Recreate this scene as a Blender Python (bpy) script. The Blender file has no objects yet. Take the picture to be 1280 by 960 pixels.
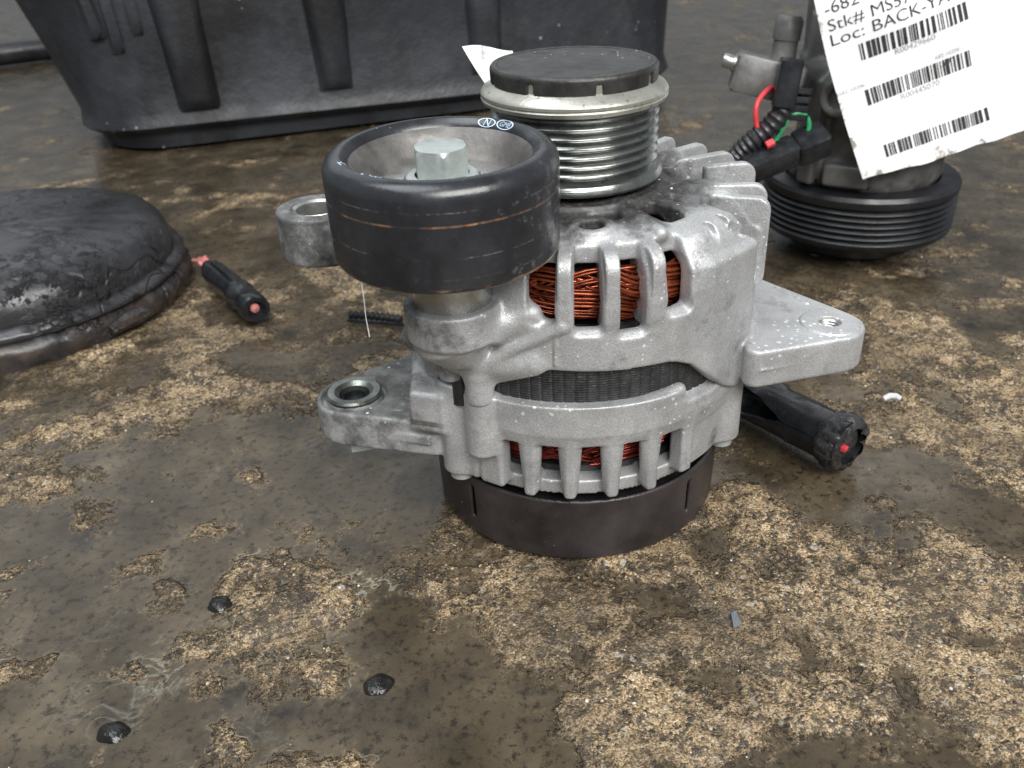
import bpy, math, random
import numpy as np
from mathutils import Vector, Matrix
random.seed(4); rng = np.random.default_rng(7)
PI = math.pi; R_ = math.radians
sc = bpy.context.scene
col = sc.collection

# ------------------------------------------------------------------ camera
CAM = np.array([-.0208, -.3285, .2357]); PITCH, YAW, ROLL, FPX = .528, -.018, -.0443, 1118.0
fw = Vector((math.sin(YAW)*math.cos(PITCH), math.cos(YAW)*math.cos(PITCH), -math.sin(PITCH)))
rt = fw.cross(Vector((0, 0, 1))).normalized(); up = rt.cross(fw)
r2 = math.cos(ROLL)*rt + math.sin(ROLL)*up; u2 = -math.sin(ROLL)*rt + math.cos(ROLL)*up
cd = bpy.data.cameras.new('camera'); cam = bpy.data.objects.new('camera', cd); col.objects.link(cam)
M = Matrix((r2, u2, -fw)).transposed().to_4x4(); M.translation = Vector(CAM); cam.matrix_world = M
cd.sensor_width = 36; cd.lens = FPX/1280*36; cd.clip_start = .01; cd.clip_end = 60
cd.dof.use_dof = True; cd.dof.focus_distance = .315; cd.dof.aperture_fstop = 20
sc.camera = cam

# ------------------------------------------------------------------ light: covered yard, daylight comes in through the open side behind the camera
w = bpy.data.worlds.new('World'); sc.world = w; w.use_nodes = True
w.node_tree.nodes['Background'].inputs[0].default_value = (.86, .93, 1, 1)
w.node_tree.nodes['Background'].inputs[1].default_value = .25
def area(name, loc, target, size, size_y, power, color):
    l = bpy.data.lights.new(name, 'AREA'); l.shape = 'RECTANGLE'; l.size = size; l.size_y = size_y; l.energy = power; l.color = color
    o = bpy.data.objects.new(name, l); col.objects.link(o); o.location = loc
    o.rotation_euler = (Vector(target)-Vector(loc)).to_track_quat('-Z', 'Y').to_euler(); return o
area('daylight_opening', (.9, -2.2, 2.3), (0, .1, .05), 2.6, 1.5, 150, (1, .985, .955))
area('daylight_overhead', (-.9, -.3, 2.6), (0, .1, .05), 1.8, 1.4, 40, (.93, .97, 1))
area('sheen_lamp_far_side', (-.9, 3.2, 2.5), (-.1, .2, 0), 4.6, 2.6, 26, (.93, .97, 1))  # added lamp beyond the tank, gives the wet film its sheen
vs = sc.view_settings; vs.view_transform = 'Standard'; vs.look = 'None'; vs.gamma = 1; vs.use_curve_mapping = False; vs.exposure = 0.15

# ------------------------------------------------------------------ material helpers
class NT:
    def __init__(s, name):
        s.m = bpy.data.materials.new(name); s.m.use_nodes = True; s.t = s.m.node_tree
        s.b = s.t.nodes['Principled BSDF']
    def n(s, typ, **kw):
        nd = s.t.nodes.new(typ)
        for k, v in kw.items():
            if k[0] == '_': s.set(nd.inputs[int(k[1:])], v)
            elif k.startswith('i_'): s.set(nd.inputs[k[2:].replace('_', ' ')], v)
            else: setattr(nd, k, v)
        return nd
    def set(s, inp, v):
        if hasattr(v, 'is_output') or isinstance(v, bpy.types.NodeSocket): s.t.links.new(v, inp)
        elif isinstance(v, bpy.types.Node): s.t.links.new(v.outputs[0], inp)
        else:
            if inp.type == 'RGBA' and len(v) == 3: v = (*v, 1)
            inp.default_value = v
    def co(s): return s.n('ShaderNodeTexCoord').outputs['Object']
    def noise(s, scale, detail=4, rough=.55, vec=None, dist=0):
        return s.n('ShaderNodeTexNoise', i_Vector=vec or s.co(), i_Scale=scale, i_Detail=detail, i_Roughness=rough, i_Distortion=dist).outputs[0]
    def voro(s, scale, feature='F1', vec=None, rand=1):
        return s.n('ShaderNodeTexVoronoi', feature=feature, i_Vector=vec or s.co(), i_Scale=scale, i_Randomness=rand)
    def ramp(s, f, *stops):
        nd = s.n('ShaderNodeValToRGB', _0=f); cr = nd.color_ramp
        while len(cr.elements) < len(stops): cr.elements.new(.5)
        for e, (p, c) in zip(cr.elements, stops):
            e.position = p; e.color = (c, c, c, 1) if not hasattr(c, '__len__') else (*c, 1)
        return nd.outputs[0]
    def mix(s, f, a, b, blend='MIX'):
        nd = s.n('ShaderNodeMix', data_type='RGBA', blend_type=blend)
        s.set(nd.inputs[0], f); s.set(nd.inputs[6], a); s.set(nd.inputs[7], b); return nd.outputs[2]
    def math(s, op, a, b=0, clamp=False):
        return s.n('ShaderNodeMath', operation=op, use_clamp=clamp, _0=a, _1=b).outputs[0]
    def sep(s, v=None): return s.n('ShaderNodeSeparateXYZ', _0=v or s.co()).outputs
    def bump(s, h, strength, dist, prev=None):
        nd = s.n('ShaderNodeBump', i_Strength=strength, i_Distance=dist, i_Height=h)
        if prev: s.set(nd.inputs['Normal'], prev)
        return nd.outputs[0]
    def out(s, color=None, rough=None, metal=None, normal=None, **kw):
        for k, v in (('Base Color', color), ('Roughness', rough), ('Metallic', metal), ('Normal', normal)):
            if v is not None: s.set(s.b.inputs[k], v)
        for k, v in kw.items(): s.set(s.b.inputs[k.replace('_', ' ')], v)
        return s.m

def mat_cast(name, top_dirt=True):
    t = NT(name); x, y, z = t.sep()
    base = t.ramp(t.noise(55, 5), (.3, (.34, .345, .35)), (.7, (.50, .505, .512)))
    fine = t.noise(1900, 2, .6)
    base = t.mix(.36, base, t.ramp(fine, (.32, .25), (.52, .55), (.68, .85)), 'OVERLAY')
    # grime in blotches, much heavier on the oily top round the bearing
    g = t.noise(70, 8, .7)
    r = t.math('SQRT', t.math('ADD', t.math('MULTIPLY', x, x), t.math('MULTIPLY', y, y)))
    if top_dirt:
        a = t.math('MULTIPLY', t.math('SUBTRACT', .0575, r), 60, True)
        b = t.math('MULTIPLY', t.math('SUBTRACT', z, .118), 130, True)
        top = t.math('MULTIPLY', a, b)
        left = t.math('MULTIPLY', t.math('MULTIPLY', t.math('SUBTRACT', -.028, x), 22, True), .24)
        m = t.math('ADD', t.math('ADD', g, t.math('MULTIPLY', top, .44)), left)
    else:
        top = t.math('MULTIPLY', t.math('MULTIPLY', t.math('SUBTRACT', -.05, x), 60, True), .17)
        m = t.math('ADD', g, top)
    mask = t.ramp(m, (.57, 0), (.72, .7), (.9, .97))
    if not top_dirt:   # oil film dried on the ear
        film = t.math('MULTIPLY', t.math('MULTIPLY', t.math('SUBTRACT', -.050, x), 200, True), t.math('MULTIPLY', t.math('MULTIPLY', t.math('SUBTRACT', z, .0548), 2000, True), t.math('MULTIPLY', t.math('SUBTRACT', .0575, z), 2000, True)))
        base = t.mix(t.math('MULTIPLY', film, t.ramp(t.noise(90, 4), (.3, .9), (.75, .5))), base, (.115, .12, .105))
    base = t.mix(mask, base, t.ramp(t.noise(420, 4), (.35, (.012, .012, .014)), (.62, (.045, .043, .04)), (.78, (.22, .215, .2))))
    sp = t.math('ADD', t.voro(330).outputs['Distance'], t.math('MULTIPLY', t.noise(30, 4), 1.5))
    spk = t.ramp(sp, (.72, 1), (.80, 0))
    base = t.mix(t.math('MULTIPLY', spk, .75), base, (.86, .87, .88))
    br = t.ramp(t.voro(210).outputs['Distance'], (.035, 1), (.05, 0))
    base = t.mix(t.math('MULTIPLY', br, t.ramp(t.noise(40, 3), (.56, 0), (.6, .8))), base, (.05, .03, .015))
    n1 = t.bump(fine, .28, .0005); n2 = t.bump(t.noise(300, 4, .6), .22, .0008, n1); n3 = t.bump(spk, .3, .0005, n2)
    return t.out(base, t.ramp(t.noise(200, 4), (.3, .36), (.7, .58)), t.math('SUBTRACT', .42, t.math('MULTIPLY', mask, .4), True), n3)

def mat_simple(name, c1, c2, rough, metal=0, scale=80, bump=.2, bscale=600, specks=None, amt=.5, bd=.0005):
    t = NT(name)
    c = t.ramp(t.noise(scale, 6, .65), (.32, c1), (.7, c2))
    if specks:
        sp = t.math('ADD', t.voro(specks[1]).outputs['Distance'], t.math('MULTIPLY', t.noise(28, 5), 1.3))
        c = t.mix(t.math('MULTIPLY', t.ramp(sp, (specks[2], 1), (specks[2]+.07, 0)), amt), c, specks[0])
    rr = t.ramp(t.noise(scale*2.3, 5), (.3, max(rough-.1, .03)), (.7, min(rough+.12, 1)))
    return t.out(c, rr, metal, t.bump(t.noise(bscale, 4), bump, bd))

ALU = mat_cast('cast_aluminium_front'); ALU2 = mat_cast('cast_aluminium_rear', False)
STEEL = mat_simple('bare_steel', (.42, .42, .40), (.66, .66, .64), .3, .9, 60, .25, 900, ((.12, .11, .09), 260, .5), .6)
BUSH = mat_simple('oiled_steel_bush', (.10, .11, .10), (.30, .32, .29), .25, .85, 90, .3, 700, ((.03, .025, .02), 260, .55), .8)
ZINC = mat_simple('zinc_plated_bolt', (.36, .40, .39), (.55, .60, .58), .42, .55, 90, .35, 500, ((.07, .065, .05), 300, .58), .8)
DARKSTEEL = mat_simple('dark_steel', (.02, .022, .026), (.07, .07, .075), .35, .6, 60, .2)
COVER = mat_simple('brown_black_plastic', (.012, .0095, .010), (.052, .043, .045), .38, 0, 32, .15, 900, ((.4, .4, .4), 300, .52), .5)
BLACKIN = mat_simple('black_interior', (.006, .006, .007), (.016, .015, .015), .5, 0)
CAPM = mat_simple('black_cap_plastic', (.012, .012, .013), (.05, .048, .044), .42, 0, 75, .35, 500, ((.75, .75, .72), 420, .60), .8)
PLASTIC = mat_simple('black_connector_plastic', (.008, .009, .011), (.028, .03, .034), .24, 0, 70, .2, 400, ((.3, .3, .3), 200, .45), .4)
LOOM = mat_simple('black_corrugated_loom', (.008, .008, .01), (.03, .03, .034), .35, 0)
DARKALU = mat_simple('dull_dirty_aluminium', (.10, .097, .092), (.27, .265, .26), .5, .35, 38, .5, 300, ((.02, .02, .02), 120, .53), .7)
RUBBER = mat_simple('black_groove_rubber', (.005, .0055, .007), (.018, .019, .022), .4, 0, 40, .2, 500, ((.4, .4, .4), 130, .42), .5)
RED = mat_simple('red_wire_insulation', (.55, .03, .04), (.75, .08, .09), .4)
GREEN = mat_simple('green_wire_insulation', (.02, .24, .09), (.05, .42, .18), .4)
PINK = mat_simple('faded_pink_seal', (.45, .13, .12), (.72, .30, .27), .45)
INK = mat_simple('black_print', (.01, .01, .013), (.05, .05, .06), .6)
INKG = mat_simple('grey_worn_print', (.25, .26, .3), (.5, .52, .58), .6)
INKB = mat_simple('pale_blue_paint', (.35, .5, .68), (.7, .82, .95), .5, 0, 300)
OILY = mat_simple('wet_black_oil', (.004, .004, .004), (.018, .016, .014), .14, 0, 200, .5, 500, None, .5, .001)
WHITEBIT = mat_simple('dirty_white_plastic', (.4, .4, .4), (.75, .76, .77), .4)

def m_copper(name, c1, c2):
    t = NT(name); v = t.n('ShaderNodeAttribute', attribute_name='tint').outputs['Fac']
    c = t.ramp(v, (0, c1), (1, c2))
    d = t.ramp(t.noise(160, 4), (.45, 0), (.72, .85)); c = t.mix(d, c, (.02, .008, .006))
    return t.out(c, .22, .7)
COPPER = m_copper('copper_enamel_wire', (.17, .030, .012), (.74, .20, .085))
COPPER2 = m_copper('red_enamel_wire', (.18, .022, .018), (.44, .07, .05))

def m_stator():
    t = NT('stator_laminations'); x, y, z = t.sep()
    wv = t.n('ShaderNodeTexWave', wave_type='BANDS', bands_direction='Z', i_Vector=t.co(), i_Scale=330, i_Distortion=.6, i_Detail=2).outputs[1]
    c = t.ramp(t.noise(160, 6, .7), (.35, (.010, .010, .011)), (.75, (.085, .085, .088)))
    c = t.mix(t.math('MULTIPLY', wv, .5), c, (.11, .11, .112))
    return t.out(c, .34, .6, t.bump(wv, .5, .0003, t.bump(t.noise(500, 4), .5, .0006)))
STATOR = m_stator()

def m_idler():
    t = NT('black_idler_rim'); x, y, z = t.sep()
    c = t.ramp(t.noise(60, 6, .65), (.3, (.009, .0098, .012)), (.75, (.030, .032, .038)))
    def band(z0, wd, amt):   # thin rings worn by belts
        wz = t.math('ADD', z, t.math('MULTIPLY', t.math('SUBTRACT', t.noise(60, 3), .5), .0006))
        d = t.math('ABSOLUTE', t.math('SUBTRACT', wz, z0))
        k = t.math('SUBTRACT', 1, t.math('DIVIDE', d, wd), True)
        return t.math('MULTIPLY', k, amt)
    ang = t.noise(45, 4, .6)
    sc_ = t.math('MULTIPLY', t.ramp(ang, (.47, .04), (.62, 1)), t.ramp(t.noise(330, 4), (.38, .3), (.55, 1)))
    rust = t.math('ADD', t.math('MULTIPLY', band(.0222, .00045, 1.0), sc_), t.math('MULTIPLY', band(.0022, .0009, 1.1), sc_), True)
    c = t.mix(rust, c, t.ramp(t.noise(300, 3), (.3, (.30, .10, .03)), (.7, (.60, .38, .24))))
    pale = t.math('MULTIPLY', t.math('ADD', t.math('ADD', band(.0262, .0003, .3), band(.0125, .00025, .35)), band(.0060, .00025, .2), True), t.math('MULTIPLY', t.ramp(t.noise(60, 4), (.48, 0), (.6, .8)), t.ramp(t.noise(700, 3), (.42, 0), (.6, 1))))
    c = t.mix(pale, c, (.5, .5, .52))
    # chalky scuffs, mostly on the right flank
    sx = t.math('MULTIPLY', t.math('SUBTRACT', x, .016), 40, True)
    sm = t.math('MULTIPLY', t.ramp(t.math('ADD', t.noise(230, 8, .75), t.math('MULTIPLY', sx, .14)), (.62, 0), (.78, .6)), t.ramp(t.noise(45, 3), (.40, .15), (.58, 1)))
    c = t.mix(sm, c, (.30, .30, .31))
    sp = t.math('ADD', t.voro(260).outputs['Distance'], t.math('MULTIPLY', t.noise(24, 4), 1.3))
    c = t.mix(t.ramp(sp, (.56, .7), (.63, 0)), c, (.6, .6, .6))
    rr = t.math('ADD', t.ramp(t.noise(150, 5), (.3, .20), (.7, .36)), t.math('MULTIPLY', sm, .35))
    return t.out(c, rr, 0, t.bump(t.noise(700, 3), .12, .0004, t.bump(t.noise(90, 4), .12, .001)), Specular_IOR_Level=.6)
IDLER = m_idler()
IDLER_CUP = mat_simple('stained_steel_cup', (.065, .060, .056), (.22, .21, .20), .45, .45, 60, .3, 400, ((.5, .5, .48), 330, .47), .5)

def m_groove():
    t = NT('oily_machined_pulley')
    c = t.ramp(t.noise(45, 6, .65), (.3, (.20, .21, .20)), (.7, (.46, .48, .46)))
    g = t.ramp(t.noise(180, 6, .7), (.56, 0), (.72, .85))
    c = t.mix(g, c, (.02, .02, .018))
    st = t.n('ShaderNodeMapping', _0=t.co(), i_Scale=(40, 40, 2600)); f = t.noise(1, 3, .6, st.outputs[0])
    return t.out(c, t.ramp(t.noise(90, 4), (.3, .16), (.7, .32)), .95, t.bump(f, .25, .0003))
GROOVE = m_groove()
def m_flange():
    t = NT('brass_tinted_flange_steel')
    c = t.ramp(t.noise(50, 6, .65), (.3, (.36, .355, .31)), (.7, (.62, .615, .56)))
    g = t.ramp(t.math('ADD', t.noise(240, 7, .75), 0), (.57, 0), (.68, .9))
    c = t.mix(g, c, (.04, .038, .03))
    return t.out(c, .36, .7, t.bump(t.noise(900, 3), .25, .0004))
FLANGE = m_flange()

def m_tank():
    t = NT('dirty_black_moulded_plastic')
    c = t.ramp(t.noise(9, 7, .65), (.3, (.010, .0115, .014)), (.72, (.040, .044, .053)))
    mud = t.ramp(t.noise(15, 9, .75), (.54, 0), (.78, .45)); c = t.mix(mud, c, (.10, .098, .095))
    stn = t.ramp(t.noise(6, 5, .6, t.n('ShaderNodeMapping', _0=t.co(), i_Scale=(2.2, 2.2, .6)).outputs[0]), (.50, 0), (.62, .8)); c = t.mix(stn, c, (.008, .008, .009))
    tan = t.ramp(t.noise(7, 6, .7, t.n('ShaderNodeMapping', _0=t.co(), i_Location=(3.1, 1.7, .4)).outputs[0]), (.68, 0), (.73, .6)); c = t.mix(tan, c, (.20, .16, .12))
    sp = t.math('ADD', t.voro(85).outputs['Distance'], t.math('MULTIPLY', t.noise(8, 4), 1.3))
    c = t.mix(t.ramp(sp, (.58, .7), (.66, 0)), c, (.5, .5, .5))
    return t.out(c, t.ramp(t.noise(20, 6), (.3, .36), (.7, .62)), 0, t.bump(t.noise(45, 6, .6), .35, .004, t.bump(t.noise(300, 3), .3, .001)))
TANK = m_tank()
def m_grease():
    t = NT('greasy_black_rubber'); x, y, z = t.sep()
    c = t.ramp(t.noise(24, 7, .7), (.3, (.010, .010, .011)), (.75, (.045, .045, .050)))
    cr = t.ramp(t.n('ShaderNodeTexVoronoi', feature='DISTANCE_TO_EDGE', i_Vector=t.n('ShaderNodeMix', data_type='VECTOR', _0=.12, _4=t.co(), _5=t.n('ShaderNodeTexNoise', i_Vector=t.co(), i_Scale=20.).outputs[1]).outputs[1], i_Scale=26.).outputs[0], (0, 0), (.05, 1))
    crm = t.math('MAXIMUM', cr, t.ramp(t.noise(14, 3), (.60, 1), (.66, 0)))
    c = t.mix(crm, (.004, .004, .004), c)
    cl = t.noise(150, 6, .7); clump = t.ramp(cl, (.5, 0), (.62, 1))
    brn = t.math('MULTIPLY', t.math('MULTIPLY', t.math('SUBTRACT', .017, z), 120, True), t.ramp(t.noise(50, 5), (.4, .1), (.6, .7)))
    c = t.mix(brn, c, t.ramp(t.noise(120, 4), (.35, (.016, .012, .009)), (.75, (.10, .066, .044))))
    n = t.bump(crm, .55, .0012, t.bump(t.math('MULTIPLY', clump, t.ramp(t.noise(18, 4), (.5, 0), (.6, 1))), .9, .0016, t.bump(t.noise(110, 6, .65), .35, .0018)))
    return t.out(c, t.ramp(t.noise(40, 5), (.35, .24), (.65, .42)), 0, n, Specular_IOR_Level=.55)
GREASE = m_grease()
def m_paper(name, dirt):
    t = NT(name); x, y, z = t.sep()
    c = t.ramp(t.noise(60, 3), (.3, (.84, .85, .86)), (.7, (.90, .905, .91)))
    d = t.ramp(t.noise(70, 8, .7), (.62, 0), (.7, .9))
    if dirt:
        e = t.n('ShaderNodeAttribute', attribute_name='edge').outputs['Fac']
        d = t.ramp(t.math('ADD', t.noise(95, 8, .72), t.math('MULTIPLY', e, .17)), (.69, 0), (.76, .8))
    if dirt:   # greasy smear across the middle code
        q = t.math('ADD', t.math('MULTIPLY', t.math('ABSOLUTE', t.math('SUBTRACT', t.math('SUBTRACT', x, .2225), t.math('SUBTRACT', z, .1300))), 110), t.math('MULTIPLY', t.math('ABSOLUTE', t.math('ADD', t.math('SUBTRACT', x, .2225), t.math('SUBTRACT', z, .1300))), 38))
        d = t.math('MAXIMUM', d, t.ramp(t.math('ADD', q, t.noise(170, 7, .75)), (.62, .9), (.80, 0)))
    c = t.mix(d, c, t.ramp(t.noise(150, 4), (.35, (.05, .045, .04)), (.7, (.36, .30, .22))))
    return t.out(c, .55, 0, t.bump(t.noise(60, 4), .15, .002))
PAPER = m_paper('label_paper', True); PAPER2 = m_paper('clean_paper', False)

# ------------------------------------------------------------------ mesh helpers
def mesh_np(name, V, F, smooth=True):
    me = bpy.data.meshes.new(name); V = np.asarray(V, np.float32); F = np.asarray(F, np.int32); k = F.shape[1]
    me.vertices.add(len(V)); me.vertices.foreach_set('co', V.ravel())
    me.loops.add(F.size); me.loops.foreach_set('vertex_index', F.ravel())
    me.polygons.add(len(F)); me.polygons.foreach_set('loop_start', np.arange(len(F), dtype=np.int32)*k)
    me.polygons.foreach_set('use_smooth', np.full(len(F), smooth, bool))
    me.update(calc_edges=True); return me
class MB:
    def __init__(s): s.v = []; s.f = []; s.t = []
    def add(s, v, f, tint=0.):
        o = len(s.v); s.v += [tuple(p) for p in v]; s.f += [tuple(i+o for i in q) for q in f]; s.t += [tint]*len(v)
    def lathe(s, prof, n=96, c=(0, 0, 0), close=False, a0=0, a1=2*PI):
        full = abs(a1-a0-2*PI) < 1e-6; m = n if full else n+1; v = []; f = []
        for i in range(m):
            a = a0+(a1-a0)*i/n
            for r, z in prof: v.append((c[0]+r*math.cos(a), c[1]+r*math.sin(a), c[2]+z))
        L = len(prof)
        for i in range(n):
            j = (i+1) % m
            for k in range(L if close else L-1):
                l = (k+1) % L; f.append((i*L+k, j*L+k, j*L+l, i*L+l))
        s.add(v, f)
    def tube(s, pts, rad, n=8, tint=0., caps=True):
        P = [Vector(p) for p in pts]; v = []; f = []; prev = None
        for i, p in enumerate(P):
            d = (P[min(i+1, len(P)-1)]-P[max(i-1, 0)]).normalized()
            if prev is None: x = d.orthogonal().normalized()
            else: x = (prev-d*prev.dot(d)).normalized()
            prev = x; y = d.cross(x); r = rad[i] if hasattr(rad, '__len__') else rad
            for k in range(n):
                a = 2*PI*k/n; v.append(p+r*(math.cos(a)*x+math.sin(a)*y))
        for i in range(len(P)-1):
            for k in range(n):
                l = (k+1) % n; f.append((i*n+k, i*n+l, (i+1)*n+l, (i+1)*n+k))
        if caps: f.append(tuple(range(n))[::-1]); f.append(tuple((len(P)-1)*n+k for k in range(n)))
        s.add(v, f, tint)
    def prism(s, poly, z0, z1, cham=0.):
        n = len(poly); cx = sum(p[0] for p in poly)/n; cy = sum(p[1] for p in poly)/n
        def ring(z, k):
            o = []
            for x, y in poly:
                L = math.hypot(x-cx, y-cy) or 1; q = 1-k/L; o.append((cx+(x-cx)*q, cy+(y-cy)*q, z))
            return o
        rs = [ring(z0, cham), ring(z0+cham, 0), ring(z1-cham, 0), ring(z1, cham)] if cham else [ring(z0, 0), ring(z1, 0)]
        v = [p for r in rs for p in r]; f = [tuple(range(n))[::-1], tuple((len(rs)-1)*n+i for i in range(n))]
        for k in range(len(rs)-1):
            for i in range(n): j = (i+1) % n; f.append((k*n+i, k*n+j, (k+1)*n+j, (k+1)*n+i))
        s.add(v, f)
    def build(s, name, mat, parent=None, smooth=True, sharp=35, loc=None):
        me = bpy.data.meshes.new(name); me.from_pydata(s.v, [], s.f); me.update()
        me.polygons.foreach_set('use_smooth', [smooth]*len(me.polygons))
        if smooth and sharp: me.set_sharp_from_angle(angle=R_(sharp))
        if any(s.t):
            at = me.attributes.new('tint', 'FLOAT', 'POINT'); at.data.foreach_set('value', s.t)
        return link(name, me, mat, parent, loc)
def link(name, me, mat, parent=None, loc=None):
    o = bpy.data.objects.new(name, me); col.objects.link(o)
    if mat: me.materials.append(mat)
    if parent: o.parent = parent
    if loc: o.location = loc
    return o
def tag(o, label=None, cat=None, group=None, kind=None):
    for k, v in (('label', label), ('category', cat), ('group', group), ('kind', kind)):
        if v: o[k] = v
    return o
def empty(name, loc, label, cat, rz=0, group=None):
    o = bpy.data.objects.new(name, None); o.empty_display_size = .02; col.objects.link(o); o.location = loc; o.rotation_euler.z = rz
    return tag(o, label, cat, group)

# ---- signed-distance modelling of the castings (smooth unions give the cast fillets)
class SDF:
    def __init__(s, lo, hi, h):
        s.h = h; s.lo = np.array(lo, float); s.ax = [np.arange(a, b+h, h, dtype=np.float32) for a, b in zip(lo, hi)]
        s.d = np.full([len(a) for a in s.ax], .02, np.float32)
    def op(s, prim, k=.0, cut=False):
        f, lo, hi = prim; pad = k+.0035; sl = []
        for a, l, h_ in zip(s.ax, lo, hi):
            i0 = int(np.searchsorted(a, l-pad)); i1 = int(np.searchsorted(a, h_+pad)); sl.append(slice(i0, i1))
        if any(q.stop <= q.start for q in sl): return s
        X = s.ax[0][sl[0]][:, None, None]; Y = s.ax[1][sl[1]][None, :, None]; Z = s.ax[2][sl[2]][None, None, :]
        b = f(X, Y, Z); a = s.d[tuple(sl)]
        if cut: b = -b; r = np.maximum(a, b)
        else: r = np.minimum(a, b)
        if k > 0:
            q = np.maximum(k-np.abs(a-b), 0); q = q*q*(.25/k); r = r+q if cut else r-q
        s.d[tuple(sl)] = r; return s
    def add(s, p, k=0.): return s.op(p, k)
    def cut(s, p, k=0.): return s.op(p, k, True)
    def mesh(s, name, jitter=0.):
        d = s.d; ins = d < 0; nx, ny, nz = d.shape
        c = np.zeros((nx-1, ny-1, nz-1), np.int8)
        for i in (0, 1):
            for j in (0, 1):
                for k in (0, 1): c += ins[i:nx-1+i, j:ny-1+j, k:nz-1+k]
        act = np.argwhere((c > 0) & (c < 8)); idx = np.full(c.shape, -1, np.int32); idx[tuple(act.T)] = np.arange(len(act))
        acc = np.zeros((len(act), 3)); cnt = np.zeros(len(act))
        cor = [(i, j, k) for i in (0, 1) for j in (0, 1) for k in (0, 1)]
        for a in cor:
            for ax in range(3):
                if a[ax] == 1: continue
                b = list(a); b[ax] = 1
                da = d[tuple((act+a).T)]; db = d[tuple((act+b).T)]; m = (da < 0) != (db < 0)
                t = np.where(m, da/np.where(m, da-db, 1), 0); p = np.tile(np.array(a, float), (len(act), 1)); p[:, ax] = t
                acc[m] += p[m]; cnt += m
        V = s.lo+s.h*(act+acc/cnt[:, None]); F = []
        for ax in range(3):
            A = np.moveaxis(ins, ax, 0); ch = np.argwhere(A[1:] != A[:-1]); sgn = A[:-1][tuple(ch.T)]
            u, v = [q for q in range(3) if q != ax]
            g = np.zeros((len(ch), 3), int); g[:, ax] = ch[:, 0]; g[:, u] = ch[:, 1]; g[:, v] = ch[:, 2]
            ok = (g[:, u] > 0) & (g[:, v] > 0) & (g[:, u] < idx.shape[u]) & (g[:, v] < idx.shape[v]); g = g[ok]; sgn = sgn[ok]
            def I(du, dv):
                q = g.copy(); q[:, u] -= du; q[:, v] -= dv; return idx[tuple(q.T)]
            q = np.stack([I(1, 1), I(0, 1), I(0, 0), I(1, 0)], 1)
            if ax == 1: sgn = ~sgn
            q[~sgn] = q[~sgn][:, ::-1]; F.append(q)
        F = np.concatenate(F); F = F[(F >= 0).all(1)]
        return mesh_np(name, V, F)
def extr(q, wv, rd=0.):
    q = q+rd; wv = wv+rd
    return np.minimum(np.maximum(q, wv), 0)+np.hypot(np.maximum(q, 0), np.maximum(wv, 0))-rd
def cyl(cx, cy, z0, z1, r, rd=.0005):
    zc, hz = (z0+z1)/2, (z1-z0)/2
    return (lambda X, Y, Z: extr(np.hypot(X-cx, Y-cy)-r, np.abs(Z-zc)-hz, rd)), (cx-r, cy-r, z0), (cx+r, cy+r, z1)
def cylr(a, b, r, rd=.0005):
    a = np.array(a, float); b = np.array(b, float); L = np.linalg.norm(b-a); u = (b-a)/L; c = (a+b)/2
    def f(X, Y, Z):
        x, y, z = X-c[0], Y-c[1], Z-c[2]; t = x*u[0]+y*u[1]+z*u[2]
        q = np.sqrt(np.maximum(x*x+y*y+z*z-t*t, 0)); return extr(q-r, np.abs(t)-L/2, rd)
    return f, np.minimum(a, b)-r, np.maximum(a, b)+r
def cap(a, b, ra, rb=None):
    rb = ra if rb is None else rb; a = np.array(a, float); b = np.array(b, float); ab = b-a; L2 = ab@ab; m = max(ra, rb)
    def f(X, Y, Z):
        x, y, z = X-a[0], Y-a[1], Z-a[2]; t = np.clip((x*ab[0]+y*ab[1]+z*ab[2])/L2, 0, 1)
        return np.sqrt((x-t*ab[0])**2+(y-t*ab[1])**2+(z-t*ab[2])**2)-(ra+(rb-ra)*t)
    return f, np.minimum(a, b)-m, np.maximum(a, b)+m
def ex(th): t = R_(th); return np.array([math.sin(t), -math.cos(t)])
def pol(r, th, z): e = ex(th)*r; return (e[0], e[1], z)
def rbox(th, u0, u1, hv, z0, z1, rd=.001, big=None):
    """box along the radius at angle th; big = corner radius in the radius/height plane"""
    t = R_(th); s_, c_ = math.sin(t), math.cos(t); uc, hu = (u0+u1)/2, (u1-u0)/2; zc, hz = (z0+z1)/2, (z1-z0)/2
    cs = [(u*s_+v*c_, -u*c_+v*s_) for u in (u0, u1) for v in (-hv, hv)]
    lo = (min(c[0] for c in cs), min(c[1] for c in cs), z0); hi = (max(c[0] for c in cs), max(c[1] for c in cs), z1)
    def f(X, Y, Z):
        u = np.abs(X*s_-Y*c_-uc)-hu; v = np.abs(X*c_+Y*s_)-hv; wz = np.abs(Z-zc)-hz
        if big: return extr(extr(u, wz, big), v, rd)
        return extr(extr(u, v, rd), wz, rd)
    return f, lo, hi
def sector(prim, t0, t1):
    f, lo, hi = prim; a = ex(t0+90); c = ex(t1+90)
    return (lambda X, Y, Z: np.maximum(f(X, Y, Z), np.maximum(-(X*a[0]+Y*a[1]), X*c[0]+Y*c[1]))), lo, hi
def sdpoly(px, py, vs):
    vs = np.array(vs, np.float32); d = np.full(np.broadcast(px, py).shape, 1e9, np.float32); s = np.ones(d.shape, np.float32); n = len(vs)
    for i in range(n):
        a = vs[i]; b = vs[i-1]; e = b-a; wx = px-a[0]; wy = py-a[1]
        t = np.clip((wx*e[0]+wy*e[1])/(e@e), 0, 1); d = np.minimum(d, (wx-e[0]*t)**2+(wy-e[1]*t)**2)
        c1 = py >= a[1]; c2 = py < b[1]; c3 = e[0]*wy > e[1]*wx
        s = np.where((c1 & c2 & c3) | (~c1 & ~c2 & ~c3), -s, s)
    return s*np.sqrt(d)
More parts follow.
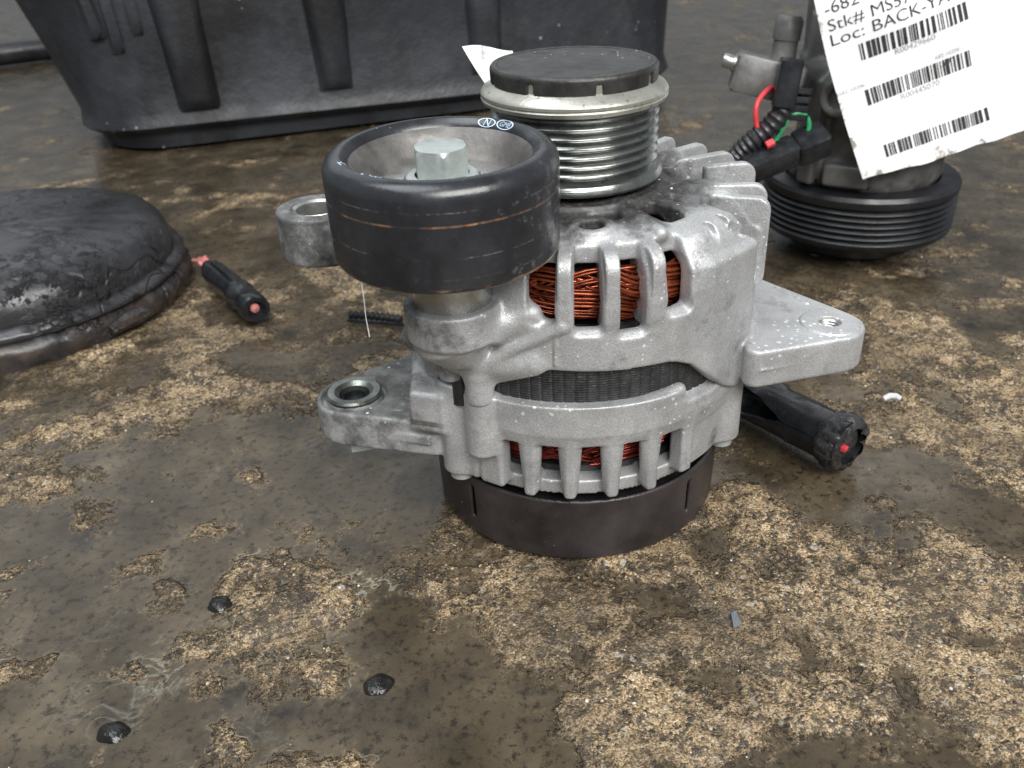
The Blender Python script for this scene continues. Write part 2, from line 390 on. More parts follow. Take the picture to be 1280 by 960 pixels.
def poly(vs, z0, z1, rd=.001):
    zc, hz = (z0+z1)/2, (z1-z0)/2; a = np.array(vs)
    def f(X, Y, Z): return extr(sdpoly(X[:, :, 0], Y[:, :, 0], vs)[:, :, None], np.abs(Z-zc)-hz, rd)
    return f, (*a.min(0), z0), (*a.max(0), z1)
def lathe(vs, c=(0, 0)):
    a = np.array(vs); rm = a[:, 0].max()+.004
    def f(X, Y, Z):
        rr = np.arange(0, 1.6*rm, .0002, dtype=np.float32); T = sdpoly(rr[:, None], Z[0, 0][None, :], vs)
        q = np.minimum(np.hypot(X-c[0], Y-c[1])[:, :, 0]/.0002, len(rr)-2); i = q.astype(int); fr = (q-i)[:, :, None].astype(np.float32)
        return T[i]*(1-fr)+T[i+1]*fr
    return f, (c[0]-rm, c[1]-rm, a[:, 1].min()), (c[0]+rm, c[1]+rm, a[:, 1].max())
def hull_pts(circles, n=20):
    pts = [(c[0]+c[2]*math.cos(2*PI*i/n), c[1]+c[2]*math.sin(2*PI*i/n)) for c in circles for i in range(n)]
    pts = sorted(set(pts))
    def half(P):
        o = []
        for p in P:
            while len(o) > 1 and (o[-1][0]-o[-2][0])*(p[1]-o[-2][1])-(o[-1][1]-o[-2][1])*(p[0]-o[-2][0]) <= 0: o.pop()
            o.append(p)
        return o
    return half(pts)[:-1]+half(pts[::-1])[:-1]

# ------------------------------------------------------------------ ground
_lat = {}
def vnoise(x, y, seed):
    if seed not in _lat: _lat[seed] = np.random.default_rng(seed).random((256, 256)).astype(np.float32)
    L = _lat[seed]; xi = np.floor(x).astype(int); yi = np.floor(y).astype(int); fx = x-xi; fy = y-yi
    fx = fx*fx*(3-2*fx); fy = fy*fy*(3-2*fy)
    g = lambda i, j: L[(xi+i) % 256, (yi+j) % 256]
    return (g(0, 0)*(1-fx)+g(1, 0)*fx)*(1-fy)+(g(0, 1)*(1-fx)+g(1, 1)*fx)*fy
def fbm(x, y, sc_, oct, seed, gain=.5):
    o = 0; a = 1; tot = 0
    for k in range(oct):
        o = o+a*vnoise(x*sc_*2**k+7.3*k, y*sc_*2**k+3.1*k, seed+k); tot += a; a *= gain
    return o/tot
DRY = [(-0.109, -0.052, 0.016, 0.02), (-0.115, -0.083, 0.021, 0.021), (-0.1, -0.084, 0.015, 0.025), (-0.115, -0.11, 0.022, 0.019), (-0.094, -0.114, 0.014, 0.014), (-0.119, -0.133, 0.013, 0.013), (-0.127, -0.095, 0.018, 0.012), (-0.011, -0.08, 0.033, 0.019), (0.054, -0.056, 0.047, 0.029), (0.109, -0.076, 0.044, 0.037), (0.066, -0.124, 0.065, 0.035), (0.001, -0.138, 0.025, 0.015), (0.117, -0.126, 0.025, 0.032), (-0.029, -0.087, 0.015, 0.016), (-0.277, 0.15, 0.1, 0.047), (-0.253, 0.03, 0.028, 0.031), (-0.174, 0.086, 0.066, 0.027), (-0.141, 0.234, 0.033, 0.057), (0.195, 0.103, 0.055, 0.09), (0.179, 0.017, 0.036, 0.043), (-0.107, 0.137, 0.024, 0.031), (-0.054, -0.05, 0.016, 0.02), (-0.159, -0.035, 0.009, 0.007), (-0.145, 0.004, 0.011, 0.008), (-0.163, -0.073, 0.009, 0.012)]
WET = [(-0.178, -0.029, 0.08, 0.041), (-0.062, -0.112, 0.025, 0.032), (-0.049, -0.142, 0.03, 0.012), (0.087, -0.152, 0.028, 0.012), (0.17, -0.042, 0.019, 0.022), (-0.111, 0.021, 0.046, 0.041), (-0.185, -0.08, 0.034, 0.028), (-0.175, -0.131, 0.032, 0.024), (0.033, -0.116, 0.019, 0.014), (0.1, -0.004, 0.021, 0.019)]
def dryness(x, y):
    f = .40+0*x; q = 0*x
    for cx, cy, a, b in DRY: q = np.maximum(q, np.exp(-(((x-cx)/a)**2+((y-cy)/b)**2)*.8))
    p = 0*x
    for cx, cy, a, b in WET: p = np.maximum(p, np.exp(-(((x-cx)/a)**2+((y-cy)/b)**2)*.8))
    far = np.clip((y-.15)/.3, 0, 1)
    f = f+.23*q-.17*p-.07*far
    n = fbm(x, y, 38, 6, 11, .62)-.5
    return f+n*(.85+.2*far)
def height(x, y):
    dr = dryness(x, y)-.5
    land = np.clip(dr, 0, .5)
    rough = fbm(x, y, 320, 3, 41, .6)-.5
    pits = fbm(x, y, 120, 2, 61)-.5
    h = land**.7*.0036+np.clip(dr*9, 0, 1)*(rough*.0026+pits*.0016)+(fbm(x, y, 12, 3, 71)-.5)*.0006
    # trowelled gouges through the dry island
    for (ax, ay, bx, by, wd) in ((-.137, -.1005, -.072, -.078, .0018), (-.098, -.088, -.094, -.128, .0014)):
        L2 = (bx-ax)**2+(by-ay)**2; t = np.clip(((x-ax)*(bx-ax)+(y-ay)*(by-ay))/L2, 0, 1)
        dd = np.hypot(x-ax-t*(bx-ax), y-ay-t*(by-ay))+.0012*(fbm(x, y, 160, 2, 91)-.5)
        h = h-np.exp(-(dd/wd)**2)*.0022*np.clip(dr*8, 0, 1)
    return h, dr
def warp(n, lo, hi, dlo, dhi):
    """grid line positions, dense between dlo and dhi"""
    k = int(n*.82); a = np.linspace(dlo, dhi, k); m = (n-k)//2; g = np.linspace(0, 1, m+1)[1:]
    return np.concatenate([(dlo-(dlo-lo)*g**3)[::-1], a, dhi+(hi-dhi)*g**3])
gx = warp(620, -6, 6, -.36, .36); gy = warp(640, -3, 9, -.19, .55)
# denser rows close to the camera, sparser further off
ii = np.linspace(0, 1, len(gy)); core = (gy >= -.19) & (gy <= .55); nn = core.sum(); gy[core] = -.19+.74*(np.linspace(0, 1, nn)**1.45)
GX, GY = np.meshgrid(gx, gy, indexing='ij'); GH, GD = height(GX, GY)
fade = np.clip(1.2-np.hypot(np.maximum(np.abs(GX)-.4, 0), np.maximum(GY-.6, 0))/.6, 0, 1); GH = GH*fade
# the ground stays just below what stands on it
GH = GH-.0042
nxg, nyg = GX.shape; I = np.arange(nxg*nyg).reshape(nxg, nyg)
Fg = np.stack([I[:-1, :-1], I[1:, :-1], I[1:, 1:], I[:-1, 1:]], -1).reshape(-1, 4)
gme = mesh_np('ground', np.stack([GX, GY, GH], -1).reshape(-1, 3), Fg)
at = gme.attributes.new('dry', 'FLOAT', 'POINT'); at.data.foreach_set('value', GD.astype(np.float32).ravel())
def m_ground():
    t = NT('wet_oily_concrete'); co = t.co()
    dry = t.n('ShaderNodeAttribute', attribute_name='dry').outputs['Fac']
    n_mid = t.noise(150, 5, .65, co)
    dd = t.math('ADD', dry, t.math('ADD', t.math('MULTIPLY', t.math('SUBTRACT', t.noise(420, 4, .65, co), .5), .24), t.math('MULTIPLY', t.math('SUBTRACT', t.noise(85, 5, .65, co), .5), .5)))
    mask = t.ramp(t.math('ADD', dd, .5), (.47, 0), (.548, 1))
    # bare aggregate: tan sand, dark stones, pale grains
    v1 = t.voro(820, vec=co); v2 = t.voro(1750, vec=co); v3 = t.voro(420, vec=co)
    hue1 = t.sep(v1.outputs['Color'])[0]; hue2 = t.sep(v2.outputs['Color'])[1]; hue3 = t.sep(v3.outputs['Color'])[2]
    sand = t.ramp(hue2, (0, (.10, .066, .034)), (.2, (.25, .168, .088)), (.5, (.42, .292, .158)), (.8, (.55, .405, .24)), (1, (.70, .59, .43)))
    darkp = t.ramp(t.math('ADD', t.noise(110, 6, .7, co), t.math('MULTIPLY', hue1, .20)), (.59, 0), (.66, 1))
    sand = t.mix(t.math('MULTIPLY', darkp, .88), sand, t.ramp(hue1, (0, (.014, .012, .010)), (1, (.085, .068, .050))))
    sand = t.mix(t.ramp(hue3, (.978, 0), (.985, .7)), sand, (.56, .50, .41))
    sand = t.mix(t.ramp(hue1, (.90, 0), (.91, .75)), sand, (.02, .02, .02))
    pit = t.ramp(t.noise(240, 6, .72, co), (.55, 0), (.62, .92)); sand = t.mix(t.math('MULTIPLY', pit, t.ramp(t.noise(22, 4, .6, t.n('ShaderNodeMapping', _0=co, i_Location=(9, 1, 0)).outputs[0]), (.40, .25), (.58, 1))), sand, (.018, .015, .012))
    tint = t.noise(16, 4, .6, co)
    sand = t.mix(t.math('MULTIPLY', t.ramp(tint, (.42, .9), (.62, 0)), .7), sand, (.075, .056, .034))
    # brown oily silt film
    film = t.ramp(t.noise(28, 6, .6, co), (.3, (.030, .023, .014)), (.55, (.074, .057, .036)), (.75, (.140, .112, .074)))
    spot = t.ramp(t.noise(300, 6, .75, co), (.38, .85), (.48, 0)); film = t.mix(spot, film, (.014, .011, .008))
    stain = t.ramp(t.noise(34, 7, .68, t.n('ShaderNodeMapping', _0=co, i_Location=(1.3, 8.2, 0)).outputs[0]), (.54, 0), (.68, .8)); film = t.mix(stain, film, (.012, .011, .010)); sand = t.mix(t.math('MULTIPLY', stain, .75), sand, t.ramp(hue1, (.2, (.012, .012, .012)), (1, (.07, .06, .05))))
    gr = t.ramp(t.noise(20, 4, .6, t.n('ShaderNodeMapping', _0=co, i_Location=(4, 2, 0)).outputs[0]), (.60, 0), (.76, .4)); film = t.mix(gr, film, (.15, .13, .105))
    sub = t.ramp(t.math('ADD', dd, .5), (.40, 0), (.485, .38)); film = t.mix(sub, film, sand)
    # meniscus glint painted pale into the colour along the waterline, with foam lines
    e = t.ramp(t.math('ADD', t.math('ADD', dry, .5), t.math('MULTIPLY', t.math('SUBTRACT', n_mid, .5), .05)), (.452, 0), (.460, 1), (.463, 1), (.471, 0))
    px, py, pz = t.sep(co)
    reg = t.math('MULTIPLY', t.math('MULTIPLY', t.math('SUBTRACT', -.062, px), 60, True), t.math('MULTIPLY', t.math('SUBTRACT', -.02, py), 40, True))
    scum_glint = t.math('MULTIPLY', t.math('MULTIPLY', e, reg), t.ramp(t.noise(34, 4, .6, co), (.52, 0), (.62, .6)))
    gx_ = t.math('DIVIDE', t.math('ADD', px, .140), .040); gy_ = t.math('DIVIDE', t.math('ADD', py, .108), .030)
    gm = t.math('POWER', 2.718, t.math('MULTIPLY', -1, t.math('ADD', t.math('MULTIPLY', gx_, gx_), t.math('MULTIPLY', gy_, gy_))))
    rid = t.ramp(t.math('ABSOLUTE', t.math('SUBTRACT', t.noise(60, 4, .55, co, 1.2), .5)), (0, 1), (.016, .45), (.055, 0))
    foam = t.math('MULTIPLY', t.math('MULTIPLY', rid, gm), t.ramp(t.noise(36, 4, .6, t.n('ShaderNodeMapping', _0=co, i_Location=(5, 5, 0)).outputs[0]), (.46, 0), (.58, 1)))
    scum_glint = t.math('MAXIMUM', scum_glint, t.math('MULTIPLY', t.math('MULTIPLY', foam, .55), t.math('SUBTRACT', 1, t.math('MULTIPLY', mask, .7))))
    c = t.mix(mask, film, sand); c = t.mix(t.math('MULTIPLY', scum_glint, .8), c, (.42, .43, .35))
    rough = t.mix(mask, t.ramp(t.noise(90, 4, .5, co), (.35, .13), (.7, .34)), t.ramp(n_mid, (.35, .22), (.7, .55)))
    gb = t.math('MULTIPLY', t.math('SUBTRACT', 1, v2.outputs['Distance']), t.math('ADD', t.math('MULTIPLY', mask, .9), .1))
    gb2 = t.math('MULTIPLY', t.math('SUBTRACT', 1, v1.outputs['Distance']), t.math('ADD', t.math('MULTIPLY', mask, .9), .06))
    nn_ = t.bump(gb, .6, .0005, t.bump(gb2, .6, .0008, t.bump(t.math('MULTIPLY', n_mid, t.math('ADD', t.math('MULTIPLY', mask, .9), .12)), .7, .0022)))
    nn_ = t.bump(scum_glint, .5, .0006, nn_)
    return t.out(c, rough, 0, nn_, Specular_IOR_Level=.45)
tag(link('ground', gme, m_ground()), kind='structure')

# ------------------------------------------------------------------ alternator
alt = empty('alternator', (0, 0, 0), 'silver cast aluminium alternator with black idler wheel standing upright on wet concrete', 'alternator')
IX, IY = -.0443, -.057        # idler axis
PERIOD = 13.3
def z_low(X, Y):
    th = np.degrees(np.arctan2(X, -Y))
    return np.interp(th, [-180, -70, -45, -33, -22, -12, 28, 34, 50, 58, 75, 180], [.062, .068, .0725, .0755, .0815, .0865, .0845, .0815, .0655, .0605, .060, .062]).astype(np.float32)
def front_housing():
    s = SDF((-.125, -.083, .054), (.112, .082, .142), .00054)
    shell = [(.0655, .056), (.0662, .095), (.0668, .110), (.0650, .119), (.0600, .1265), (.050, .1295), (.030, .1310), (.018, .1310), (.018, .1255), (.047, .1250), (.0490, .1215), (.0560, .1205), (.0608, .117), (.0605, .056)]
    s.add(lathe(shell))
    # lower edge, cut away to show the stator
    s.cut((lambda X, Y, Z: (Z-z_low(X, Y))*.8+0*X, (-.125, -.083, .054), (.112, .082, .09)), .0012)
    # solid pad on the right with its flat front
    pad = [(.030, -.0588), (.0440, -.0520), (.0618, -.0345), (.0690, -.012), (.0705, .012), (.060, .016), (.057, -.018), (.046, -.036), (.030, -.053)]
    s.add(poly(pad, .0605, .1185, .0022), .002)
    s.cut((lambda X, Y, Z: (Z-z_low(X, Y))*.8+0*X, (.02, -.083, .054), (.057, -.03, .09)), .0012)
    s.add(cap(pol(.0585, 40, .1195), pol(.0600, 66, .1185), .0055), .005)
    s.add(cap(pol(.045, 45, .125), pol(.058, 55, .120), .0045), .004)
    for a in (47, 56): s.cut(cap(pol(.058, a, .1262), pol(.066, a-2, .1235), .0016), .001)
    s.cut(cap(pol(.0632, 57.5, .1235), pol(.0650, 60.5, .1205), .0021), .001)
    # windows with ribs between
    for th, zb in ((-13.3, .1045), (.25, .1015), (13.3, .0995), (28.1, .1045)):
        s.cut(rbox(th, .0562, .085, .0043, zb, .150, .0012), .0016)
        s.cut(rbox(th, .0480, .085, .0043, zb, .1212, .0012), .0010)
        e = pol(.0665, th, zb+.0005); i = pol(.060, th, zb+.002)
        t_ = np.array([math.cos(R_(th)), math.sin(R_(th))])*.0030
        s.cut(cap((e[0]-t_[0], e[1]-t_[1], e[2]), (e[0]+t_[0], e[1]+t_[1], e[2]), .0021), .0015)
    for th, a in ((-6.5, .126), (7, .126), (20.5, .125)):   # rounded shoulders of the ribs
        s.add(rbox(th, .0500, .0672, .0024, .0985, .1276, .0005, .0066), .0010)
    # tall rounded fins round the back
    th = 74.0
    while th < 262:
        s.cut(rbox(th-PERIOD/2, .0510, .09, .0052, .099, .15, .0010), .0008)
        s.cut(rbox(th-PERIOD/2, .048, .09, .0052, .099, .1205, .0012), .001)
        th += PERIOD
    th = 74.0
    while th < 262:
        s.add(rbox(th, .043, .0722, .0019, .094, .1325 if th > 95 else .1290, .0006, .0055), .0010); th += PERIOD
    # recesses and webs of the oily top
    for th, r0, r1, hv, dz in ((12, .0345, .0405, .0060, .1255), (40, .0345, .0505, .0050, .1262), (62, .036, .050, .0035, .1275), (104, .037, .051, .0085, .1255), (-22, .036, .047, .006, .122), (150, .036, .049, .008, .125), (205, .036, .049, .008, .122), (250, .036, .049, .007, .122)):
        s.cut(rbox(th, r0, r1, hv, dz-.02 if dz < .1265 else dz, .15, .0025), .0015)
    for th in (27, 76, 128): s.add(cap(pol(.024, th, .1305), pol(.056, th, .1285), .0028, .0022), .003)
    s.add(lathe([(.018, .128), (.0335, .128), (.0330, .1325), (.018, .1330)]), .002)
    s.add(cyl(*pol(.0465, 3.5, 0)[:2], .122, .1312, .0075, .001), .003); s.cut(cyl(*pol(.0465, 3.5, 0)[:2], .124, .14, .0042), .0012)
    # boss carrying the idler, its gussets and feet
    s.add(cyl(IX, IY, .0985, .1110, .0163, .0012), .002)
    s.add(cap((IX, IY, .0990), (-.0385, -.0550, .0830), .0150, .0050), .002)
    s.add(cap((IX-.003, IY+.007, .0980), (-.0530, -.0425, .0830), .0125, .0045), .002)
    s.add(cap((-.052, -.040, .092), (-.040, -.053, .088), .006, .006), .003)
    s.add(cap((-.0385, -.0585, .0860), (-.0085, -.0655, .1030), .0024, .0020), .0016)
    s.add(cap((-.034, -.0570, .0850), (-.0180, -.0610, .0880), .0042, .0036), .004)
    s.add(cap((-.030, -.0590, .1020), (-.0180, -.0600, .1060), .0070, .0035), .003)
    s.add(cyl(-.0372, -.0560, .0705, .083, .0052, .0010), .0025)
    s.add(cyl(-.0475, -.0495, .0765, .090, .0042, .0010), .003); s.add(cyl(-.0535, -.0425, .0745, .086, .0036, .001), .003)
    s.add(cap((-.058, -.02, .080), (-.060, -.034, .086), .006), .004)
    # right ear
    ear = hull_pts([(.0954, -.0236, .0130), (.0760, .018, .0045), (.0640, -.0405, .0045)])
    s.add(poly(ear, .0645, .0800, .0016), .0025)
    s.add(cyl(.0954, -.0236, .063, .0806, .0110, .0005), .0004); s.cut(cyl(.0954, -.0236, .05, .09, .0041), .0006)
    s.cut(lathe([(.0112, .0797), (.0120, .0797), (.0120, .09), (.0112, .09)], (.0954, -.0236)), .0003)
    for k, (ax, ay) in enumerate(((.0838, .0085), (.0868, .0030), (.0895, -.0025))):
        s.add(cap((ax, ay, .0801), (ax+.0022, ay-.0042, .0801), .0011), .0005); s.cut(cap((ax+.0004, ay-.0008, .0812), (ax+.0018, ay-.0034, .0812), .0007), .0002)
    # casting seams
    s.add(cap((.0650, -.0449, .0722), (.0925, -.0365, .0722), .0005), .0004); s.add(cap(pol(.0662, -9.3, .089), pol(.0664, -9.0, .1005), .0006), .0005)
    # left arm with the upper mounting eye
    s.add(poly([(-.096, -.005), (-.055, -.012), (-.055, .024), (-.096, .028)], .1025, .1185, .002), .003)
    s.add(cyl(-.1005, .0115, .1020, .1215, .0165, .0012), .002); s.cut(cyl(-.1005, .0115, .09, .13, .0104), .0006)
    s.cut(cyl(0, 0, .05, .15, .0175), .0005)
    return s.mesh('front_housing')
fh = link('front_housing', front_housing(), ALU, alt); fh['label'] = 'grainy silver upper casting with ribbed windows and right ear'

def rear_housing():
    s = SDF((-.112, -.078, .026), (.080, .080, .0775), .00054)
    s.add(lathe([(.0600, .0555), (.0655, .0550), (.0668, .0600), (.0668, .0722), (.0610, .0722), (.0605, .066)]))
    s.add(lathe([(.0520, .0308), (.0598, .0303), (.0600, .0362), (.0520, .0368)]))
    wins = [-24.9, -11.9, 1.7, 15.5, 27.1]; ribs = [-18.5, -5.3, 8.5, 22.0]
    a = 38.0
    allribs = ribs+[-32, -42]+[88+13.5*k for k in range(0, 16)]
    for th in allribs:
        if th in ribs:
            s.add(rbox(th, .0592, .0660, .0022, .0318, .0590, .0014), .001)
            for q in (-2.4, 2.4): s.add(cap(pol(.0630, th+q*.75, .0560), pol(.0625, th+q*.25, .0345), .0026, .0024), .0012)
        else: s.add(rbox(th, .0590, .0662, .0052, .0330, .0590, .0016), .0022)
        s.add(rbox(th, .0540, .0625, .0022, .0328, .0385, .0012), .0015)
    # solid flank left and right of the windows
    s.add(sector(lathe([(.0592, .0355), (.0640, .0350), (.0660, .0560), (.0660, .062), (.0600, .062)]), 33.8, 78), .002); s.add(sector(lathe([(.0592, .0370), (.0645, .0365), (.0660, .0560), (.0660, .062), (.0600, .062)]), -70, -29.5), .002)
    # upper edge is lifted at both ends of the stator opening
    for a_ in (36.5, 44, 52): s.cut(cap(pol(.067, a_, .0738), pol(.067, a_+8, .0738), .0072), .0015)
    s.add(cap(pol(.0640, 20, .0700), pol(.0640, 31.5, .0712), .0024, .0027), .0015)
    s.add(rbox(35.6, .0592, .0661, .0028, .0345, .0600, .0012), .0015)
    s.add(cyl(*pol(.0655, -34.5, 0)[:2], .0475, .0728, .0062, .0012), .0018)
    s.add(cyl(*pol(.0640, -47, 0)[:2], .0335, .0735, .0068, .0012), .0020)
    s.add(cyl(*pol(.0635, 63, 0)[:2], .0345, .0735, .0068, .0012), .0030)
    s.add(cyl(*pol(.0635, 180, 0)[:2], .0345, .0735, .0068, .0012), .0030)
    ear = hull_pts([(-.0892, -.0226, .0150), (-.0620, .010, .004), (-.0560, -.0425, .0040)])
    s.add(poly(ear, .0400, .0555, .0016), .002)
    s.add(poly([(-.080, -.0395), (-.058, -.0475), (-.056, -.040), (-.078, -.034)], .0455, .0495, .0006), .0008)
    s.add(poly([(-.064, -.046), (-.052, -.050), (-.046, -.046), (-.055, -.005), (-.062, .004), (-.066, .0)], .052, .0690, .002), .003)
    s.cut(lathe([(.0112, .0525), (.0131, .0525), (.0131, .06), (.0112, .06)], (-.0892, -.0226)), .0002); s.cut(cyl(-.0892, -.0226, .03, .07, .0080), .0005)
    s.add(cyl(-.0700, -.0330, .05, .0561, .0042, .0004), .0003)
    return s.mesh('rear_housing')
rh = link('rear_housing', rear_housing(), ALU2, alt); rh['label'] = 'silver lower casting with finger ribs and left mounting ear'
# fittings on the castings
b = MB(); b.lathe([(.0104, .1025), (.0104, .1205), (.0098, .1213), (.0086, .1205), (.0086, .1025)], 64, (-.1005, .0115, 0)); b.build('eye_bushing', STEEL, fh)
b = MB(); b.lathe([(.0111, .041), (.0111, .0562), (.0103, .0570), (.0078, .0570), (.0060, .0556), (.0056, .041)], 64, (-.0892, -.0226, 0)); b.build('ear_bushing', BUSH, rh)
b = MB(); b.lathe([(.0058, .041), (.0058, .0535), (.0044, .0543), (.0042, .0525), (.0001, .0525)], 32, (-.0892, -.0226, 0)); b.build('bolt_end', DARKSTEEL, rh)
b = MB(); b.prism([(-.0880+.0098*math.cos(PI/3*k+.2), -.0240+.0098*math.sin(PI/3*k+.2)) for k in range(6)], .0335, .0402, .001); b.build('hex_nut', ZINC, rh, sharp=20)
b = MB()
pr = [(.0041, .0795)]
for k in range(12): pr += [(.0041, .0795-.0012*k), (.0035, .0789-.0012*k)]
b.lathe(pr, 40, (.0954, -.0236, 0)); b.build('threaded_hole', STEEL, fh)
for th, zt in ((-47, .0335), (63, .0345), (180, .0345)):
    x, y = pol(.0640 if th < 0 else .0635, th, 0)[:2]
    b = MB(); b.lathe([(.0001, zt-.0040), (.0038, zt-.0040), (.0046, zt-.0034), (.0046, zt), (.0052, zt+.0002), (.0052, zt+.0012)], 32, (x, y, 0)); b.build('through_bolt', ZINC, rh)
b = MB(); b.lathe([(.0032, .066), (.0032, .082)], 32, (-.0445, -.0490, 0)); b.build('locating_dowel', DARKSTEEL, alt)

# stator, rotor and windings
b = MB(); prof = [(.0555, .058), (.0628, .058), (.0628, .099), (.0555, .099)]
N = 100; SB = 7; v = []; f = []
for i in range(N*SB):
    a = 2*PI*(i+(.35 if i % SB == 1 else -.35 if i % SB == SB-1 else 0))/(N*SB); g = .00035 if i % SB == 0 else 0
    for r, z in prof: v.append(((r-(g if r > .06 else 0))*math.cos(a), (r-(g if r > .06 else 0))*math.sin(a), z))
for i in range(N*SB):
    j = (i+1) % (N*SB)
    for k in range(4): f.append((i*4+k, j*4+k, j*4+(k+1) % 4, i*4+(k+1) % 4))
b.add(v, f); b.build('stator_core', STATOR, alt, sharp=30)
b = MB(); b.lathe([(.0001, .030), (.0490, .030), (.0490, .1195), (.0001, .1195)], 96); b.build('rotor', BLACKIN, alt, sharp=30)
def winding(mb, z0, z1, nb, r0, r1, rad):
    """coil heads: bundles of near-parallel strands crossing each other"""
    H = z1-z0
    for i in range(nb):
        a0 = 360*i/nb+rng.uniform(-5, 5); span = rng.uniform(26, 44)*(1 if i % 3 else -1); zc = z0+H*rng.uniform(-.15, .45); rise = H*rng.uniform(.25, .65); rr = rng.uniform(r0, r1); tb = rng.uniform(.1, .8)
        for w_ in range(int(rng.integers(5, 9))):
            p = []; ph = rng.uniform(0, 6); dz = w_*rad*2.3+rng.uniform(-.4, .4)*rad; da = rng.uniform(-2, 2); rw = rr+rng.uniform(-.0006, .0004)
            for k in range(12):
                t = k/11; zz = zc+dz+rise*(t+.12*math.sin(t*PI*2))+.0003*math.sin(4*t+ph)
                if zz > z1 or zz < z0: zz = min(max(zz, z0), z1)
                bul = 1-((zz-(z0+z1)/2)/(H*.62))**2
                p.append(pol(rw-.0035*(1-bul)+.0003*math.sin(3*t+ph), a0+da+span*t, zz))
            mb.tube(p, rad, 6, min(1, max(.02, tb+rng.uniform(-.2, .2))), False)
b = MB(); winding(b, .1000, .1185, 74, .0540, .0588, .00062); tag(b.build('copper_winding', COPPER, alt, sharp=None), kind='stuff')
b = MB(); winding(b, .0400, .0575, 66, .0535, .0575, .00055); tag(b.build('copper_winding', COPPER2, alt, sharp=None), kind='stuff')
b = MB(); b.lathe([(.0490, .0375), (.0550, .0375), (.0550, .0400), (.0490, .0400)], 96, close=True)
for k in range(14):
    a = 2*PI*k/14+.1; b.prism([(.0535*math.cos(a)+.006*math.cos(q*PI/6), .0535*math.sin(a)+.006*math.sin(q*PI/6)) for q in range(12)], .0300, .0320, .0004)
b.build('cooling_fan', DARKSTEEL, alt, sharp=30)

# plastic rear cover
s = SDF((-.064, -.064, -.003), (.064, .064, .031), .0007)
s.add(lathe([(.0588, -.0020), (.0598, -.0014), (.0608, .0265), (.0600, .0272), (.0588, .0265), (.0580, .003), (.0001, .003), (.0001, .0)]))
for th in (-46.5, 44.5, 135, 225): s.cut(rbox(th, .055, .07, .0011, .0065, .0225, .0006), .0005)
rc = link('rear_cover', s.mesh('rear_cover'), COVER, alt)
b = MB(); b.lathe([(.0001, .0245), (.0560, .0245), (.0560, .003)], 96); b.build('rectifier_plate', BLACKIN, alt, sharp=30)

# drive pulley
pul = MB()
prof = [(.0165, .1290), (.0165, .1350), (.0300, .1350), (.0318, .1352), (.0325, .1362), (.0323, .1374), (.0316, .1386), (.0302, .1394)]
z = .1397
for k in range(7): prof += [(.0286, z+.0006), (.0287, z+.0009), (.0303, z+.0020), (.0305, z+.0023), (.0303, z+.0026)]; z += .00318
prof += [(.0285, .1618), (.0290, .1622)]
pul.lathe(prof, 160); dp = pul.build('drive_pulley', GROOVE, alt, sharp=28)
b = MB(); b.lathe([(.0286, .1617), (.0318, .1619), (.0330, .1625), (.0334, .1637), (.0330, .1642), (.0334, .1647), (.0334, .1656), (.0326, .1668), (.0300, .1681), (.0290, .1690), (.0289, .1740), (.0270, .1740)], 160); b.build('pulley_flange', FLANGE, dp, sharp=30)
s = SDF((-.033, -.033, .163), (.033, .033, .178), .0005)
s.add(lathe([(.0001, .1686), (.0296, .1686), (.0298, .1735), (.0290, .1746), (.0276, .1748), (.0268, .1742), (.0001, .1739)]))
for th in (-33, 13, 58, 105, 150, 195, 240, 285): s.cut(rbox(th, .0288, .035, .0011, .160, .1722, .0003), .0004)
link('dust_cap', s.mesh('dust_cap'), CAPM, dp)

# idler wheel
idl = bpy.data.objects.new('idler_pulley', None); col.objects.link(idl); idl.parent = alt; idl.location = (IX, IY, .1285); idl.rotation_euler.x = R_(2.0); idl.empty_display_size = .02
idl['label'] = 'smooth black idler wheel with thin rust rings and a big hex bolt'
def arc(cx, cz, r, a0, a1, n=7): return [(cx+r*math.cos(R_(a0+(a1-a0)*k/n)), cz+r*math.sin(R_(a0+(a1-a0)*k/n))) for k in range(n+1)]
RIMZ = lambda r: .0285+math.sqrt(max(.0055**2-(r-.0307)**2, 1e-8)) if r > .0307 else .034-(.0307-r)*.80
prof = [(.0165, .007), (.0330, .0052)]+arc(.0338, .0032, .0022, -90, 0)+[(.03615, .0105), (.0362, .0175), (.03618, .0252)]+arc(.0307, .0285, .0055, 0, 90, 9)+[(.0302, .0337), (.0295, .0331), (.0283, .0320), (.0279, .0312)]
b = MB(); b.lathe(prof, 144); b.build('rim', IDLER, idl, sharp=50)
b = MB(); b.lathe([(.0280, .0314), (.0270, .0306), (.0250, .0282), (.0228, .0246), (.0212, .0232), (.0200, .0226)], 128); b.build('cup', IDLER_CUP, idl, sharp=60)
b = MB(); b.lathe([(.0203, .0226), (.0196, .0236), (.0180, .0242), (.0120, .0242), (.0115, .0236), (.0001, .0236)], 96); b.build('bearing_washer', STEEL, idl, sharp=30)
b = MB(); b.lathe([(.0112, .0236), (.0112, .0250), (.0105, .0254), (.0085, .0254)], 48)
HEX = [(.0089*math.cos(PI/3*k+.70), .0089*math.sin(PI/3*k+.70)) for k in range(6)]
n = 36; v = []; f = []
def hexr(a, R=.0089): a = (a-.70) % (PI/3)-PI/6; return R*math.cos(PI/6)/math.cos(a)
